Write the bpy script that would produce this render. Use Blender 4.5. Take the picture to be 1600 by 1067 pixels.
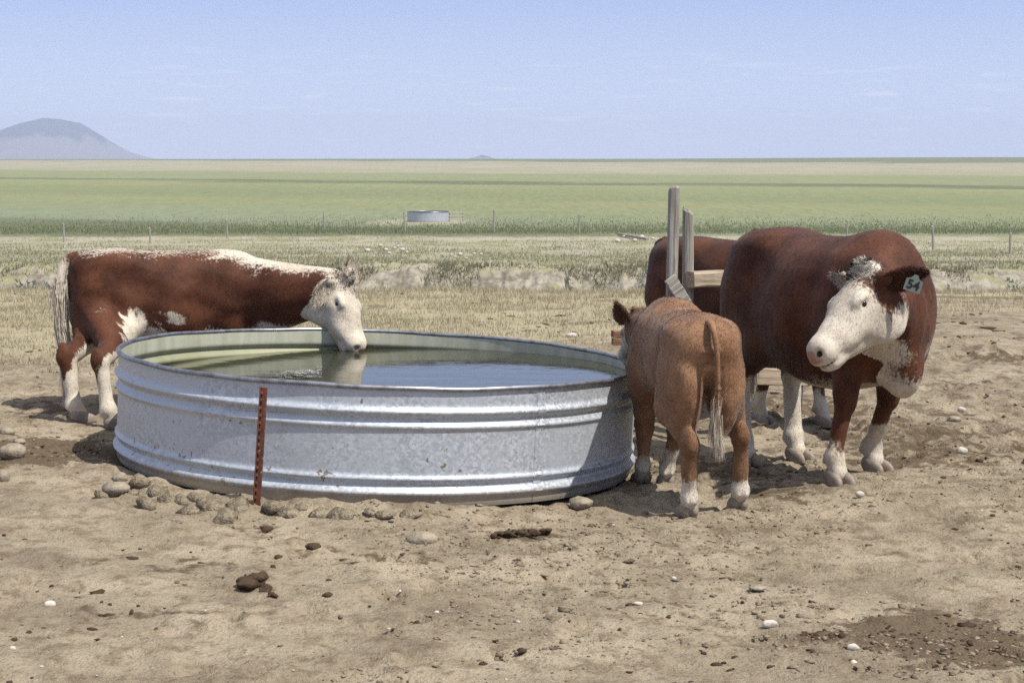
import bpy, bmesh, math, random
import numpy as np
from mathutils import Vector, Matrix

for o in list(bpy.data.objects): bpy.data.objects.remove(o)
scene = bpy.context.scene
COL = scene.collection
random.seed(7); RNG = np.random.default_rng(11)

# ------------------------------------------------------------------ camera
CAM_Z = 1.75; FPX = 2660.0; HORIZON = 250.0
PITCH = math.atan((533.5 - HORIZON) / FPX)
cam_data = bpy.data.cameras.new('camera')
cam_data.sensor_width = 36.0; cam_data.lens = FPX / 1600 * 36
cam_data.clip_start = 0.1; cam_data.clip_end = 30000
cam = bpy.data.objects.new('camera', cam_data); COL.objects.link(cam)
cam.location = (0, 0, CAM_Z); cam.rotation_euler = (math.pi / 2 - PITCH, 0, 0)
scene.camera = cam

# ------------------------------------------------------------------ sky, sun, exposure
SUN_EL = math.radians(58); SUN_AZ = math.radians(123)      # azimuth clockwise from +Y
L = Vector((math.sin(SUN_AZ) * math.cos(SUN_EL), math.cos(SUN_AZ) * math.cos(SUN_EL), math.sin(SUN_EL)))
sun_data = bpy.data.lights.new('sun', 'SUN'); sun_data.energy = 5.0
sun_data.angle = math.radians(0.5); sun_data.color = (1.0, 0.96, 0.89)
sun = bpy.data.objects.new('sun', sun_data); COL.objects.link(sun)
sun.rotation_euler = (-L).to_track_quat('-Z', 'Y').to_euler(); sun.location = (6, -8, 12)

world = bpy.data.worlds.new('World'); scene.world = world; world.use_nodes = True

def nd(nt, typ, ins=None, **props):
    n = nt.nodes.new(typ)
    for k, v in props.items(): setattr(n, k, v)
    for k, v in (ins or {}).items():
        s = n.inputs[k]
        if isinstance(v, bpy.types.NodeSocket): nt.links.new(v, s)
        elif isinstance(v, bpy.types.Node): nt.links.new(v.outputs[0], s)
        else:
            if s.type == 'RGBA' and len(v) == 3: v = (*v, 1)
            s.default_value = v
    return n

def M(nt, op, a, b=0.0, c=0.0, clamp=False):
    return nd(nt, 'ShaderNodeMath', {0: a, 1: b, 2: c}, operation=op, use_clamp=clamp).outputs[0]

def MIX(nt, f, a, b, blend='MIX'):
    return nd(nt, 'ShaderNodeMix', {0: f, 6: a, 7: b}, data_type='RGBA', blend_type=blend).outputs[2]

def SS(nt, v, lo, hi):
    return nd(nt, 'ShaderNodeMapRange', {0: v, 1: lo, 2: hi, 3: 0.0, 4: 1.0}, interpolation_type='SMOOTHSTEP').outputs[0]

def NOISE(nt, vec, scale, detail=4.0, rough=0.55, out=0):
    return nd(nt, 'ShaderNodeTexNoise', {'Vector': vec, 'Scale': scale, 'Detail': detail, 'Roughness': rough}).outputs[out]

def MAPV(nt, vec, scale=(1, 1, 1), loc=(0, 0, 0), rot=(0, 0, 0)):
    return nd(nt, 'ShaderNodeMapping', {'Vector': vec, 'Scale': scale, 'Location': loc, 'Rotation': rot}).outputs[0]

def ATT(nt, name):
    return nd(nt, 'ShaderNodeAttribute', attribute_name=name)

wn = world.node_tree; wn.nodes.clear()
sky = nd(wn, 'ShaderNodeTexSky', sky_type='NISHITA', sun_disc=False, sun_elevation=SUN_EL, sun_rotation=SUN_AZ,
         altitude=1000, air_density=1.0, dust_density=0.4, ozone_density=2.2)
dirn = nd(wn, 'ShaderNodeTexCoord').outputs['Generated']
sep = nd(wn, 'ShaderNodeSeparateXYZ', {0: dirn})
cn = NOISE(wn, MAPV(wn, dirn, (9, 9, 95)), 2.2, 6, 0.6)
cm = M(wn, 'MULTIPLY', SS(wn, cn, 0.56, 0.72), M(wn, 'MULTIPLY', SS(wn, sep.outputs[2], 0.002, 0.012), M(wn, 'SUBTRACT', 1.0, SS(wn, sep.outputs[2], 0.02, 0.075))))
tone = nd(wn, 'ShaderNodeValToRGB', {0: sep.outputs[2]})
for e_, (p_, c_) in zip([tone.color_ramp.elements[0], tone.color_ramp.elements[1], tone.color_ramp.elements.new(.12), tone.color_ramp.elements.new(.4)],
                        [(0.0, (.65, .715, .93)), (1.0, (.08, .145, .37)), (.095, (.365, .455, .765)), (.30, (.20, .285, .58))]):
    e_.position = p_; e_.color = (*c_, 1)
skyc = MIX(wn, .22, MIX(wn, 1.0, tone.outputs[0], (10, 10, 10, 1), 'MULTIPLY'), sky.outputs[0])
skyc = MIX(wn, M(wn, 'MULTIPLY', cm, 0.6), skyc, (8.6, 8.6, 9.4, 1))
bg = nd(wn, 'ShaderNodeBackground', {0: skyc, 1: 0.10})
wo = nd(wn, 'ShaderNodeOutputWorld', {0: bg})

vs = scene.view_settings
vs.view_transform = 'Standard'; vs.look = 'None'; vs.gamma = 1.0; vs.exposure = 0.26; vs.use_curve_mapping = False
scene.cycles.max_bounces = 6; scene.cycles.volume_bounces = 0
scene.cycles.use_denoising = False
scene.cycles.use_adaptive_sampling = True

# ------------------------------------------------------------------ small helpers
def mat(name):
    m = bpy.data.materials.new(name); m.use_nodes = True
    nt = m.node_tree; nt.nodes.clear()
    return m, nt

def finish(nt, color, rough=0.8, bump=None, bstr=0.5, bdist=0.01, metallic=0.0, spec=0.3, **extra):
    ins = {'Base Color': color, 'Roughness': rough, 'Metallic': metallic, 'Specular IOR Level': spec}
    ins.update(extra)
    if bump is not None:
        ins['Normal'] = nd(nt, 'ShaderNodeBump', {'Strength': bstr, 'Distance': bdist, 'Height': bump}).outputs[0]
    p = nd(nt, 'ShaderNodeBsdfPrincipled', ins)
    nd(nt, 'ShaderNodeOutputMaterial', {0: p.outputs[0]})
    return p

def mesh_obj(name, verts, faces, material=None, parent=None, smooth=True, attrs=None):
    me = bpy.data.meshes.new(name)
    verts = np.asarray(verts, dtype=np.float32)
    if isinstance(faces, np.ndarray):
        n, k = faces.shape
        me.vertices.add(len(verts)); me.vertices.foreach_set('co', verts.ravel())
        me.loops.add(n * k); me.loops.foreach_set('vertex_index', faces.astype(np.int32).ravel())
        me.polygons.add(n)
        me.polygons.foreach_set('loop_start', np.arange(0, n * k, k, dtype=np.int32))
        me.polygons.foreach_set('loop_total', np.full(n, k, dtype=np.int32))
        me.update(calc_edges=True)
    else:
        me.from_pydata([tuple(v) for v in verts], [], faces)
    me.validate()
    if smooth: me.polygons.foreach_set('use_smooth', np.ones(len(me.polygons), dtype=bool))
    for k, a in (attrs or {}).items():
        at = me.attributes.new(k, 'FLOAT', 'POINT'); at.data.foreach_set('value', np.asarray(a, dtype=np.float32))
    if material is not None: me.materials.append(material)
    o = bpy.data.objects.new(name, me); COL.objects.link(o)
    if parent is not None: o.parent = parent
    return o

def tag(o, label=None, cat=None, group=None, kind=None):
    if label: o['label'] = label
    if cat: o['category'] = cat
    if group: o['group'] = group
    if kind: o['kind'] = kind
    return o

def empty(name, loc, rz=0.0):
    e = bpy.data.objects.new(name, None); COL.objects.link(e)
    e.location = loc; e.rotation_euler = (0, 0, rz); e.empty_display_size = 0.1
    return e

def _hash(i, j, s):
    h = (i.astype(np.int64) * 374761393 + j.astype(np.int64) * 668265263 + s * 1442695041) & 0x7fffffff
    h = ((h ^ (h >> 13)) * 1274126177) & 0x7fffffff
    return ((h ^ (h >> 16)) & 0xffff) / 65535.0

def vnoise(x, y, s=0):
    x = np.asarray(x, float); y = np.asarray(y, float)
    i = np.floor(x); j = np.floor(y); u = x - i; v = y - j
    u = u * u * (3 - 2 * u); v = v * v * (3 - 2 * v)
    a = _hash(i, j, s); b = _hash(i + 1, j, s); c = _hash(i, j + 1, s); d = _hash(i + 1, j + 1, s)
    return (a * (1 - u) + b * u) * (1 - v) + (c * (1 - u) + d * u) * v

def fbm(x, y, s=0, octs=4):
    t = 0; a = 0.5; n = 0
    for k in range(octs):
        t = t + a * vnoise(x * 2 ** k + 13.7 * k, y * 2 ** k - 7.1 * k, s + k); n += a; a *= 0.55
    return t / n

def sstep(v, lo, hi):
    t = np.clip((v - lo) / (hi - lo), 0, 1); return t * t * (3 - 2 * t)

# ------------------------------------------------------------------ terrain
TANK = (-0.774, 9.97); TR = 1.525; TILT_X, TILT_Y = -0.045, -0.010
_PY = np.array([-300, 0, 14, 20, 24, 27, 29, 32, 46, 48.3, 50.3, 52, 75, 102, 125, 200, 300, 600, 1000, 1500, 1700, 2100, 3200, 12000], float)
_PZ = np.array([0.3, 0.0, 0.0, -0.02, -0.12, -0.32, -1.5, -2.6, -2.7, -2.45, -1.5, -1.45, -2.3, -3.05, -3.0, -3.05, -2.8, -1.9, -0.1, 2.7, 2.9, 0, -14, -90], float)

def terrain(x, y):
    x = np.asarray(x, float); y = np.asarray(y, float)
    mid = sstep(y, 17, 24) * (1 - sstep(y, 80, 110))
    ys = y + mid * (.7 * np.sin(x * 0.11 + 0.6) + 1.4 * (fbm(x * 0.16, x * 0 + 3.3, 5, 3) - 0.5) + 1.0 * (fbm(x * 0.9, x * 0 + 8.3, 15, 3) - 0.5))
    z = np.interp(ys, _PY, _PZ)
    far = sstep(y, 250, 900)
    z = z + far * (1.6 * (fbm(x * 0.0022 + 4, y * 0.002, 9, 2) - 0.5) + 1.2 * sstep(x, 60, 420) - 0.4)
    near = 1 - sstep(y, 15, 24)
    dx = x - TANK[0]; dy = y - TANK[1]
    z = z + near * np.tanh((TILT_X * dx) / 0.11) * 0.11 * np.exp(-(np.abs(dy) / 4.5) ** 3)
    # trampled hollow behind the calf, hump in front of the big cow
    z = z - 0.04 * np.exp(-(((x - 1.6) / 1.0) ** 2 + ((y - 10.8) / 0.8) ** 2))
    z = z + 0.085 * np.exp(-(((x - 2.2) / 0.9) ** 2 + ((y - 9.0) / 0.75) ** 2))
    z = z + near * 0.10 * sstep(x, 1.6, 5.5) * (1 - sstep(y, 9.5, 13))
    r = np.hypot(dx, dy)
    damp = sstep(r, 1.3, 1.75)
    z = z + near * damp * 0.05 * (fbm(x * 0.8, y * 0.8, 21, 3) - 0.5)
    z = z + near * (1 - damp) * -0.04
    # low dirt bank packed against the front of the tank
    ang = np.arctan2(dy, dx)
    z = z + 0.060 * np.exp(-((r - 1.66) / 0.12) ** 2) * np.clip(-np.sin(ang), 0, 1) * (0.1 + 1.8 * fbm(x * 6, y * 6, 31, 4)) * sstep(-x, -0.6, 0.6)
    return z

HOOF = [(RNG.uniform(-5, 5), RNG.uniform(5.2, 15), RNG.uniform(0, 6.28), RNG.uniform(0.6, 1.1)) for _ in range(620)]

def ground_fine(x, y):
    z = terrain(x, y)
    near = (1 - sstep(y, 14, 22)) * (1 - sstep(np.abs(x), 7, 12))
    z = z + near * (0.042 * (fbm(x * 4.5, y * 4.5, 41, 4) - 0.5) + 0.030 * (fbm(x * 17, y * 17, 51, 3) - 0.5))
    churn = sstep(fbm(x * 0.9, y * 0.9, 61, 3), 0.45, 0.65)
    z = z + near * churn * (0.085 + .075 * sstep(x, 0, 3)) * (fbm(x * 9, y * 9, 71, 4) - 0.5)
    mid = sstep(y, 14, 22) * (1 - sstep(y, 55, 100))
    z = z + mid * 0.10 * (fbm(x * 2.2, y * 2.2, 81, 4) - 0.5)
    bank = sstep(y, 44, 46.5) * (1 - sstep(y, 52, 55))
    z = z + bank * (0.20 * (fbm(x * 1.7, y * 0.9, 91, 4) - 0.5) + .22 * (fbm(x * 4.3, y * 1.2, 95, 3) - .5))
    return z

_cp, _sp = math.cos(PITCH), math.sin(PITCH)
def ray(px, py):
    u = (px - 800) / FPX; v = -(py - 533.5) / FPX
    return np.array([u, _cp + v * _sp, -_sp + v * _cp])

def at(px, py, Y):                     # point of the place seen at this picture position, Y metres away
    d = ray(px, py); t = Y / d[1]
    return np.array([d[0] * t, Y, CAM_Z + d[2] * t])

def on_ground(px, py):
    d = ray(px, py); lo = 3.0
    prev = lo
    for Y in np.geomspace(4, 2500, 900):
        p = d * (Y / d[1]); 
        if CAM_Z + p[2] < float(terrain(p[0], p[1])):
            a, b = prev, Y
            for _ in range(30):
                m = (a + b) / 2; q = d * (m / d[1])
                if CAM_Z + q[2] < float(terrain(q[0], q[1])): b = m
                else: a = m
            q = d * (b / d[1]); return np.array([q[0], q[1], float(terrain(q[0], q[1]))])
        prev = Y
    return np.array([d[0] / d[1] * 2500, 2500, 0])

# ---- ground sheet
def lines(segs):
    out = []
    for a, b, st in segs: out.append(np.arange(a, b, st))
    return np.concatenate(out)
xs_half = np.concatenate([np.arange(0.0175, 4.6, 0.035), np.arange(4.6, 17, 0.14), np.arange(17, 60, 1.2), np.geomspace(60, 7000, 42)])
XS = np.concatenate([-xs_half[::-1], xs_half])
YS = np.concatenate([-np.geomspace(300, 2, 12), lines([(-1, 4.6, 0.5), (4.6, 12.6, 0.035), (12.6, 28, 0.11), (28, 45, 0.6), (45, 54, 0.11), (54, 112, 0.9)]), np.geomspace(112, 9500, 80)])
gx, gy = np.meshgrid(XS, YS)
gz = ground_fine(gx, gy)
for hx, hy, ha, hs in HOOF:            # hoof prints pressed in the loose soil
    ix = np.searchsorted(XS, [hx - 0.2, hx + 0.2]); iy = np.searchsorted(YS, [hy - 0.2, hy + 0.2])
    if (hx - TANK[0]) ** 2 + (hy - TANK[1]) ** 2 < 2.9: continue
    sx = gx[iy[0]:iy[1], ix[0]:ix[1]] - hx; sy = gy[iy[0]:iy[1], ix[0]:ix[1]] - hy
    c, s = math.cos(ha), math.sin(ha)
    u = (sx * c + sy * s) / (0.075 * hs); v = (-sx * s + sy * c) / (0.055 * hs)
    rr = np.sqrt(u * u + v * v)
    gz[iy[0]:iy[1], ix[0]:ix[1]] += -0.032 * hs * np.exp(-rr ** 4) + 0.011 * np.exp(-((rr - 1.35) / 0.3) ** 2)
ny, nx = gx.shape
idx = np.arange(ny * nx).reshape(ny, nx)
gf = np.stack([idx[:-1, :-1].ravel(), idx[:-1, 1:].ravel(), idx[1:, 1:].ravel(), idx[1:, :-1].ravel()], 1)

STAINS = []                            # damp soil and dried dung, each a patch with its own place and shape
def stain(px, py, wpx, hpx, amt=1.0):
    p = on_ground(px, py); sc = p[1] / FPX
    STAINS.append((p[0], p[1], wpx * sc * 0.5, hpx * sc * 0.5 * p[1] / (CAM_Z - p[2]), amt))
for a in [(1470, 1000, 270, 95, 1.0), (1290, 996, 95, 18, 0.9), (1560, 1015, 120, 40, .9), (815, 834, 110, 18, 1.0), (880, 862, 150, 20, .45),
          (300, 885, 260, 40, .4), (70, 706, 270, 40, 1.0), (130, 935, 130, 60, .25), (1210, 770, 140, 26, .6), (1400, 722, 190, 22, .75), (1520, 712, 160, 22, .5),
          (1130, 740, 260, 70, .55), (1480, 650, 120, 18, .4), (1530, 465, 170, 7, .9), (1420, 480, 120, 6, .7), (1560, 560, 150, 20, .5), (870, 482, 60, 5, .9), (930, 505, 90, 5, .7), (590, 480, 40, 6, .8),
          (1000, 690, 100, 40, .4), (395, 825, 150, 26, .35), (950, 470, 50, 4, .8), (1510, 600, 170, 18, .35), (1430, 690, 420, 90, .48), (1250, 640, 260, 60, .5), (60, 640, 200, 30, .45), (620, 870, 500, 40, .3), (200, 960, 300, 60, .3), (1050, 950, 300, 50, .28)]:
    stain(*a)
dark = np.zeros_like(gx)
for (sx, sy, rx, ry, am) in STAINS:
    q = ((gx - sx) / rx) ** 2 + ((gy - sy) / ry) ** 2
    dark = np.maximum(dark, am * np.exp(-q * 0.8))
edge = 16.0 + 1.5 * np.tanh(gx / 5) + 3.6 * sstep(gx, 1.0, 5.5) + 5.0 * (fbm(gx * 0.35, gy * 0.35, 101, 3) - 0.5)
grass_m = sstep(gy, edge - 2.6, edge + 4.0)
def straw_amount(x, y):
    e = 16.0 + 1.5 * np.tanh(x / 5) + 3.6 * sstep(x, 1.0, 5.5) + 5.0 * (fbm(x * 0.35, y * 0.35, 101, 3) - 0.5)
    return sstep(y, e - 2.6, e + 4.0)
yshift = gy + sstep(gy, 17, 24) * (1 - sstep(gy, 80, 110)) * (.7 * np.sin(gx * 0.11 + 0.6) + 1.4 * (fbm(gx * 0.16, gx * 0 + 3.3, 5, 3) - 0.5) + 1.0 * (fbm(gx * 0.9, gx * 0 + 8.3, 15, 3) - 0.5))
bank_m = sstep(yshift, 45.5, 47.0) * (1 - sstep(yshift, 50.2, 51.2))
past_m = sstep(yshift, 50.0, 51.5)

BARE = on_ground(655, 348); BARE[1] += 1.2
m_ground, nt = mat('ground_soil_and_fields')
pos = nd(nt, 'ShaderNodeNewGeometry').outputs['Position']
sp = nd(nt, 'ShaderNodeSeparateXYZ', {0: pos})
n1 = NOISE(nt, pos, 1.3, 6, .6); n2 = NOISE(nt, pos, 9, 6, .65); n3 = NOISE(nt, pos, 55, 4, .6); n4 = NOISE(nt, pos, 0.35, 4, .5)
soil = MIX(nt, SS(nt, n1, .3, .7), (.225, .182, .125), (.37, .308, .218))
soil = MIX(nt, M(nt, 'MULTIPLY', SS(nt, n2, .47, .66), .7), soil, (.145, .105, .064))
soil = MIX(nt, M(nt, 'MULTIPLY', SS(nt, n3, .58, .70), .6), soil, (.085, .062, .040))
soil = MIX(nt, M(nt, 'MULTIPLY', SS(nt, n3, .36, .26), .5), soil, (.42, .36, .275))
n7 = NOISE(nt, MAPV(nt, pos, (1, .6, 1)), 3.4, 6, .68)
churned = M(nt, 'ADD', .42, M(nt, 'MULTIPLY', SS(nt, M(nt, 'ADD', sp.outputs[0], M(nt, 'MULTIPLY', n1, 2.0)), .6, 3.2), .45))
soil = MIX(nt, M(nt, 'MULTIPLY', SS(nt, n7, .50, .66), churned), soil, (.118, .088, .057))
n5 = NOISE(nt, pos, 130, 3, .6); n6 = NOISE(nt, pos, 24, 5, .7)
soil = MIX(nt, M(nt, 'MULTIPLY', SS(nt, n5, .56, .68), .5), soil, (.115, .088, .058))
soil = MIX(nt, M(nt, 'MULTIPLY', SS(nt, n6, .56, .68), .6), soil, (.13, .098, .064))
soil = MIX(nt, M(nt, 'MULTIPLY', SS(nt, n5, .42, .30), .35), soil, (.43, .37, .285))
dk = ATT(nt, 'dark').outputs['Fac']
dmask = SS(nt, M(nt, 'ADD', dk, M(nt, 'MULTIPLY', M(nt, 'SUBTRACT', n2, .5), 1.5)), .27, .50)
dung = MIX(nt, n3, (.045, .030, .018), (.16, .115, .07))
soil = MIX(nt, M(nt, 'MULTIPLY', dmask, .88), soil, dung)
straw = MIX(nt, n2, (.26, .22, .14), (.42, .365, .24))
straw = MIX(nt, SS(nt, n1, .55, .75), straw, (.26, .24, .12))
gm = ATT(nt, 'grass').outputs['Fac']
gmask = SS(nt, M(nt, 'ADD', gm, M(nt, 'MULTIPLY', M(nt, 'SUBTRACT', n2, .5), 1.1)), .35, .65)
c = MIX(nt, M(nt, 'MULTIPLY', gmask, M(nt, 'SUBTRACT', 1.0, M(nt, 'MULTIPLY', dmask, .7))), soil, straw)
bcol = MIX(nt, SS(nt, NOISE(nt, MAPV(nt, pos, (1.8, 1.2, 1.6)), 1.3, 8, .75), .38, .62), (.155, .135, .10), (.34, .305, .245))
bcol = MIX(nt, SS(nt, NOISE(nt, pos, .9, 4, .6), .58, .66), bcol, (.25, .23, .13))
c = MIX(nt, ATT(nt, 'bank').outputs['Fac'], c, bcol)
past = MIX(nt, SS(nt, NOISE(nt, MAPV(nt, pos, (.5, .16, 1)), 1.0, 5, .6), .35, .65), (.22, .22, .115), (.33, .295, .22))
past = MIX(nt, M(nt, 'MULTIPLY', SS(nt, NOISE(nt, pos, 2.6, 4, .7), .5, .7), .6), past, (.37, .335, .265))
c = MIX(nt, ATT(nt, 'pasture').outputs['Fac'], c, past)
# strip-farmed fields, told by their place on the ground
yy = M(nt, 'ADD', sp.outputs[1], M(nt, 'MULTIPLY', sp.outputs[0], .55))
wob = NOISE(nt, MAPV(nt, pos, (.012, .012, 0)), 1.0, 3, .5)
yw = M(nt, 'MULTIPLY', yy, M(nt, 'ADD', .84, M(nt, 'MULTIPLY', wob, .32)))
lg = nd(nt, 'ShaderNodeMapRange', {0: M(nt, 'LOGARITHM', yw, 10.0), 1: 2.0, 2: 3.4, 3: 0.0, 4: 1.0}).outputs[0]
ramp = nd(nt, 'ShaderNodeValToRGB', {0: lg})
def lr(Y): return (math.log10(Y) - 2.0) / 1.4
stops = [(100, (.13, .14, .075)), (114, (.14, .155, .085)), (118, (.195, .215, .13)), (135, (.20, .22, .125)), (165, (.21, .22, .10)), (190, (.225, .225, .095)), (215, (.185, .20, .088)),
         (260, (.205, .215, .09)), (308, (.235, .235, .105)), (326, (.12, .135, .07)), (336, (.12, .135, .07)), (352, (.215, .225, .105)), (520, (.225, .235, .11)), (560, (.30, .265, .175)),
         (900, (.32, .28, .19)), (1150, (.30, .26, .175)), (1190, (.15, .16, .08)), (2400, (.14, .15, .075))]
els = ramp.color_ramp.elements
while len(els) < len(stops): els.new(0.5)
for e, (Y, cc) in zip(els, stops): e.position = lr(Y); e.color = (*cc, 1)
fn = NOISE(nt, MAPV(nt, pos, (1.3, .10, 1)), 1.0, 7, .8)
fcol = nd(nt, 'ShaderNodeHueSaturation', {'Hue': .505, 'Saturation': .86, 'Value': .92, 'Color': ramp.outputs[0]}).outputs[0]
fpat = SS(nt, NOISE(nt, MAPV(nt, pos, (.035, .010, 0)), 1.0, 6, .65), .35, .65)
fcol = MIX(nt, M(nt, 'MULTIPLY', fpat, .30), fcol, (.15, .175, .085))
field = MIX(nt, 1.0, fcol, nd(nt, 'ShaderNodeMapRange', {0: fn, 1: .25, 2: .75, 3: .72, 4: 1.28}).outputs[0], 'MULTIPLY')
fm = SS(nt, M(nt, 'ADD', sp.outputs[1], M(nt, 'MULTIPLY', n4, 6.0)), 109.0, 112.0)
c = MIX(nt, fm, c, field)
bare = nd(nt, 'ShaderNodeVectorMath', {0: MAPV(nt, pos, (1, .55, 0), (BARE[0] * -1, BARE[1] * -.55, 0))}, operation='LENGTH').outputs['Value']
bm_ = SS(nt, M(nt, 'ADD', bare, M(nt, 'MULTIPLY', M(nt, 'SUBTRACT', NOISE(nt, pos, .8, 4, .6), .5), 4.0)), 4.6, 3.2)
c = MIX(nt, M(nt, 'MULTIPLY', bm_, .55), c, (.37, .325, .24))
bh = M(nt, 'ADD', M(nt, 'MULTIPLY', n2, 1.0), M(nt, 'ADD', M(nt, 'MULTIPLY', n3, .55), M(nt, 'MULTIPLY', n6, .6)))
finish(nt, c, .95, bump=bh, bstr=.9, bdist=.035, spec=.12)

ground = mesh_obj('ground', np.stack([gx.ravel(), gy.ravel(), gz.ravel()], 1), gf, m_ground,
                  attrs={'dark': dark.ravel(), 'grass': grass_m.ravel(), 'bank': bank_m.ravel(), 'pasture': past_m.ravel()})
tag(ground, kind='structure')

# ---- distant hill
def hill(name, cx, cy, prof, depth, base, seed, label_kind='structure'):
    n = 150; m = 60
    px = np.array([p[0] for p in prof]); ph = np.array([p[1] for p in prof])
    u = np.linspace(px[0], px[-1], n); v = np.linspace(-1, 1, m)
    U, V = np.meshgrid(u, v)
    w = (px[-1] - px[0])
    gully = fbm(U / w * 13 + 3 * V, V * 1.6 + 5, seed, 4)
    crest = np.interp(U, px, ph)
    fall = np.clip(1 - np.abs(V) ** 1.25, 0, 1)
    H = crest * fall * (1 - 0.5 * (1 - fall) * (gully - 0.35) * 2.0) - 3
    ii = np.arange(n * m).reshape(m, n)
    f = np.stack([ii[:-1, :-1].ravel(), ii[:-1, 1:].ravel(), ii[1:, 1:].ravel(), ii[1:, :-1].ravel()], 1)
    o = mesh_obj(name, np.stack([cx + U.ravel(), cy + V.ravel() * depth, base + H.ravel()], 1), f, m_hill,
                 attrs={'up': (H / ph.max() + 0.7 * (gully - .5)).ravel()})
    return tag(o, kind=label_kind)
m_hill, nt = mat('hill_grass_and_rock')
pos = nd(nt, 'ShaderNodeNewGeometry').outputs['Position']
hn = NOISE(nt, MAPV(nt, pos, (.012, .004, .012)), 1.0, 5, .6)
up = M(nt, 'ADD', ATT(nt, 'up').outputs['Fac'], M(nt, 'MULTIPLY', M(nt, 'SUBTRACT', hn, .5), .5))
hc = MIX(nt, SS(nt, up, .38, .56), (.185, .175, .165), (.075, .085, .09))
finish(nt, hc, .95, spec=.1)
D = 8000.0; S = D / FPX
hill('mountain', -725 * S, D, [(-420 * S, 0), (-260 * S, 14 * S), (-150 * S, 30 * S), (-75 * S, 44 * S), (-35 * S, 58 * S), (0, 66 * S), (22 * S, 64.5 * S), (55 * S, 58 * S), (78 * S, 44 * S), (105 * S, 22 * S), (140 * S, 3 * S), (190 * S, 0)], 900, 1.75, 3)
hill('distant_butte', -48 * S, D + 300, [(-30 * S, 0), (-12 * S, 5.5 * S), (0, 9 * S), (9 * S, 7 * S), (28 * S, 0)], 200, 1.75, 8)

# ------------------------------------------------------------------ stock tank
def lathe(profile, n=160):
    pr = np.array(profile); k = len(pr)
    a = np.linspace(0, 2 * np.pi, n, endpoint=False)
    V = np.stack([np.outer(pr[:, 0], np.cos(a)), np.outer(pr[:, 0], np.sin(a)), np.repeat(pr[:, 1][:, None], n, 1)], -1).reshape(-1, 3)
    ii = np.arange(k * n).reshape(k, n); jj = np.roll(ii, -1, 1)
    F = np.stack([ii[:-1].ravel(), jj[:-1].ravel(), jj[1:].ravel(), ii[1:].ravel()], 1)
    return V, F

def galvanised(name, inner=False):
    m, nt = mat(name)
    tc = nd(nt, 'ShaderNodeTexCoord').outputs['Object']
    sp = nd(nt, 'ShaderNodeSeparateXYZ', {0: tc})
    vor = nd(nt, 'ShaderNodeTexVoronoi', {'Vector': MAPV(nt, tc, (1, 1, 1)), 'Scale': 68.0, 'Randomness': 1.0})
    sg = nd(nt, 'ShaderNodeSeparateColor', {0: vor.outputs['Color']}).outputs[0]
    big = NOISE(nt, tc, 3.0, 5, .6); fine = NOISE(nt, tc, 40, 5, .65)
    base = MIX(nt, sg, (.33, .355, .385), (.53, .555, .585))
    base = MIX(nt, SS(nt, big, .35, .7), base, (.44, .47, .50))
    ang = M(nt, 'ARCTAN2', sp.outputs[1], sp.outputs[0])
    strk = nd(nt, 'ShaderNodeCombineXYZ', {0: M(nt, 'MULTIPLY', ang, 16.0), 1: 0.0, 2: M(nt, 'MULTIPLY', sp.outputs[2], 1.6)}).outputs[0]
    sn = NOISE(nt, strk, 1.0, 5, .6)
    zf = sp.outputs[2]
    if inner:
        film = MIX(nt, SS(nt, sn, .3, .7), (.36, .355, .22), (.52, .51, .37))
        base = MIX(nt, .80, base, film)
        base = MIX(nt, M(nt, 'MULTIPLY', SS(nt, zf, .53, .47), .75), base, (.20, .20, .10))
        rough = .62; met = .15
    else:
        base = MIX(nt, M(nt, 'MULTIPLY', SS(nt, sn, .63, .74), .42), base, (.36, .30, .20))
        spots = NOISE(nt, MAPV(nt, tc, (1, 1, .8)), 21, 3, .55)
        low = M(nt, 'SUBTRACT', 1.0, SS(nt, zf, .05, .45))
        thr = M(nt, 'SUBTRACT', .735, M(nt, 'MULTIPLY', low, .075))
        sm = M(nt, 'GREATER_THAN', spots, thr)
        base = MIX(nt, M(nt, 'MULTIPLY', sm, .85), base, (.16, .13, .06))
        mud = SS(nt, M(nt, 'ADD', M(nt, 'MULTIPLY', fine, .10), M(nt, 'MULTIPLY', sn, .08)), M(nt, 'ADD', zf, -.005), M(nt, 'ADD', zf, .05))
        base = MIX(nt, M(nt, 'MULTIPLY', mud, .7), base, (.34, .28, .19))
        rough = M(nt, 'ADD', .34, M(nt, 'MULTIPLY', sg, .22)); met = .34
    bh = M(nt, 'ADD', M(nt, 'MULTIPLY', fine, .6), M(nt, 'MULTIPLY', sg, .25))
    finish(nt, base, rough, bump=bh, bstr=.16, bdist=.004, metallic=met, spec=.5)
    return m
m_galv = galvanised('galvanised_steel'); m_galv_in = galvanised('galvanised_steel_with_algae', True)
m_rim, nt = mat('worn_steel_rim')
tc = nd(nt, 'ShaderNodeTexCoord').outputs['Object']
finish(nt, MIX(nt, SS(nt, NOISE(nt, tc, 14, 4, .6), .4, .7), (.30, .31, .34), (.17, .16, .16)), .38, metallic=.8, spec=.5)

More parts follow.
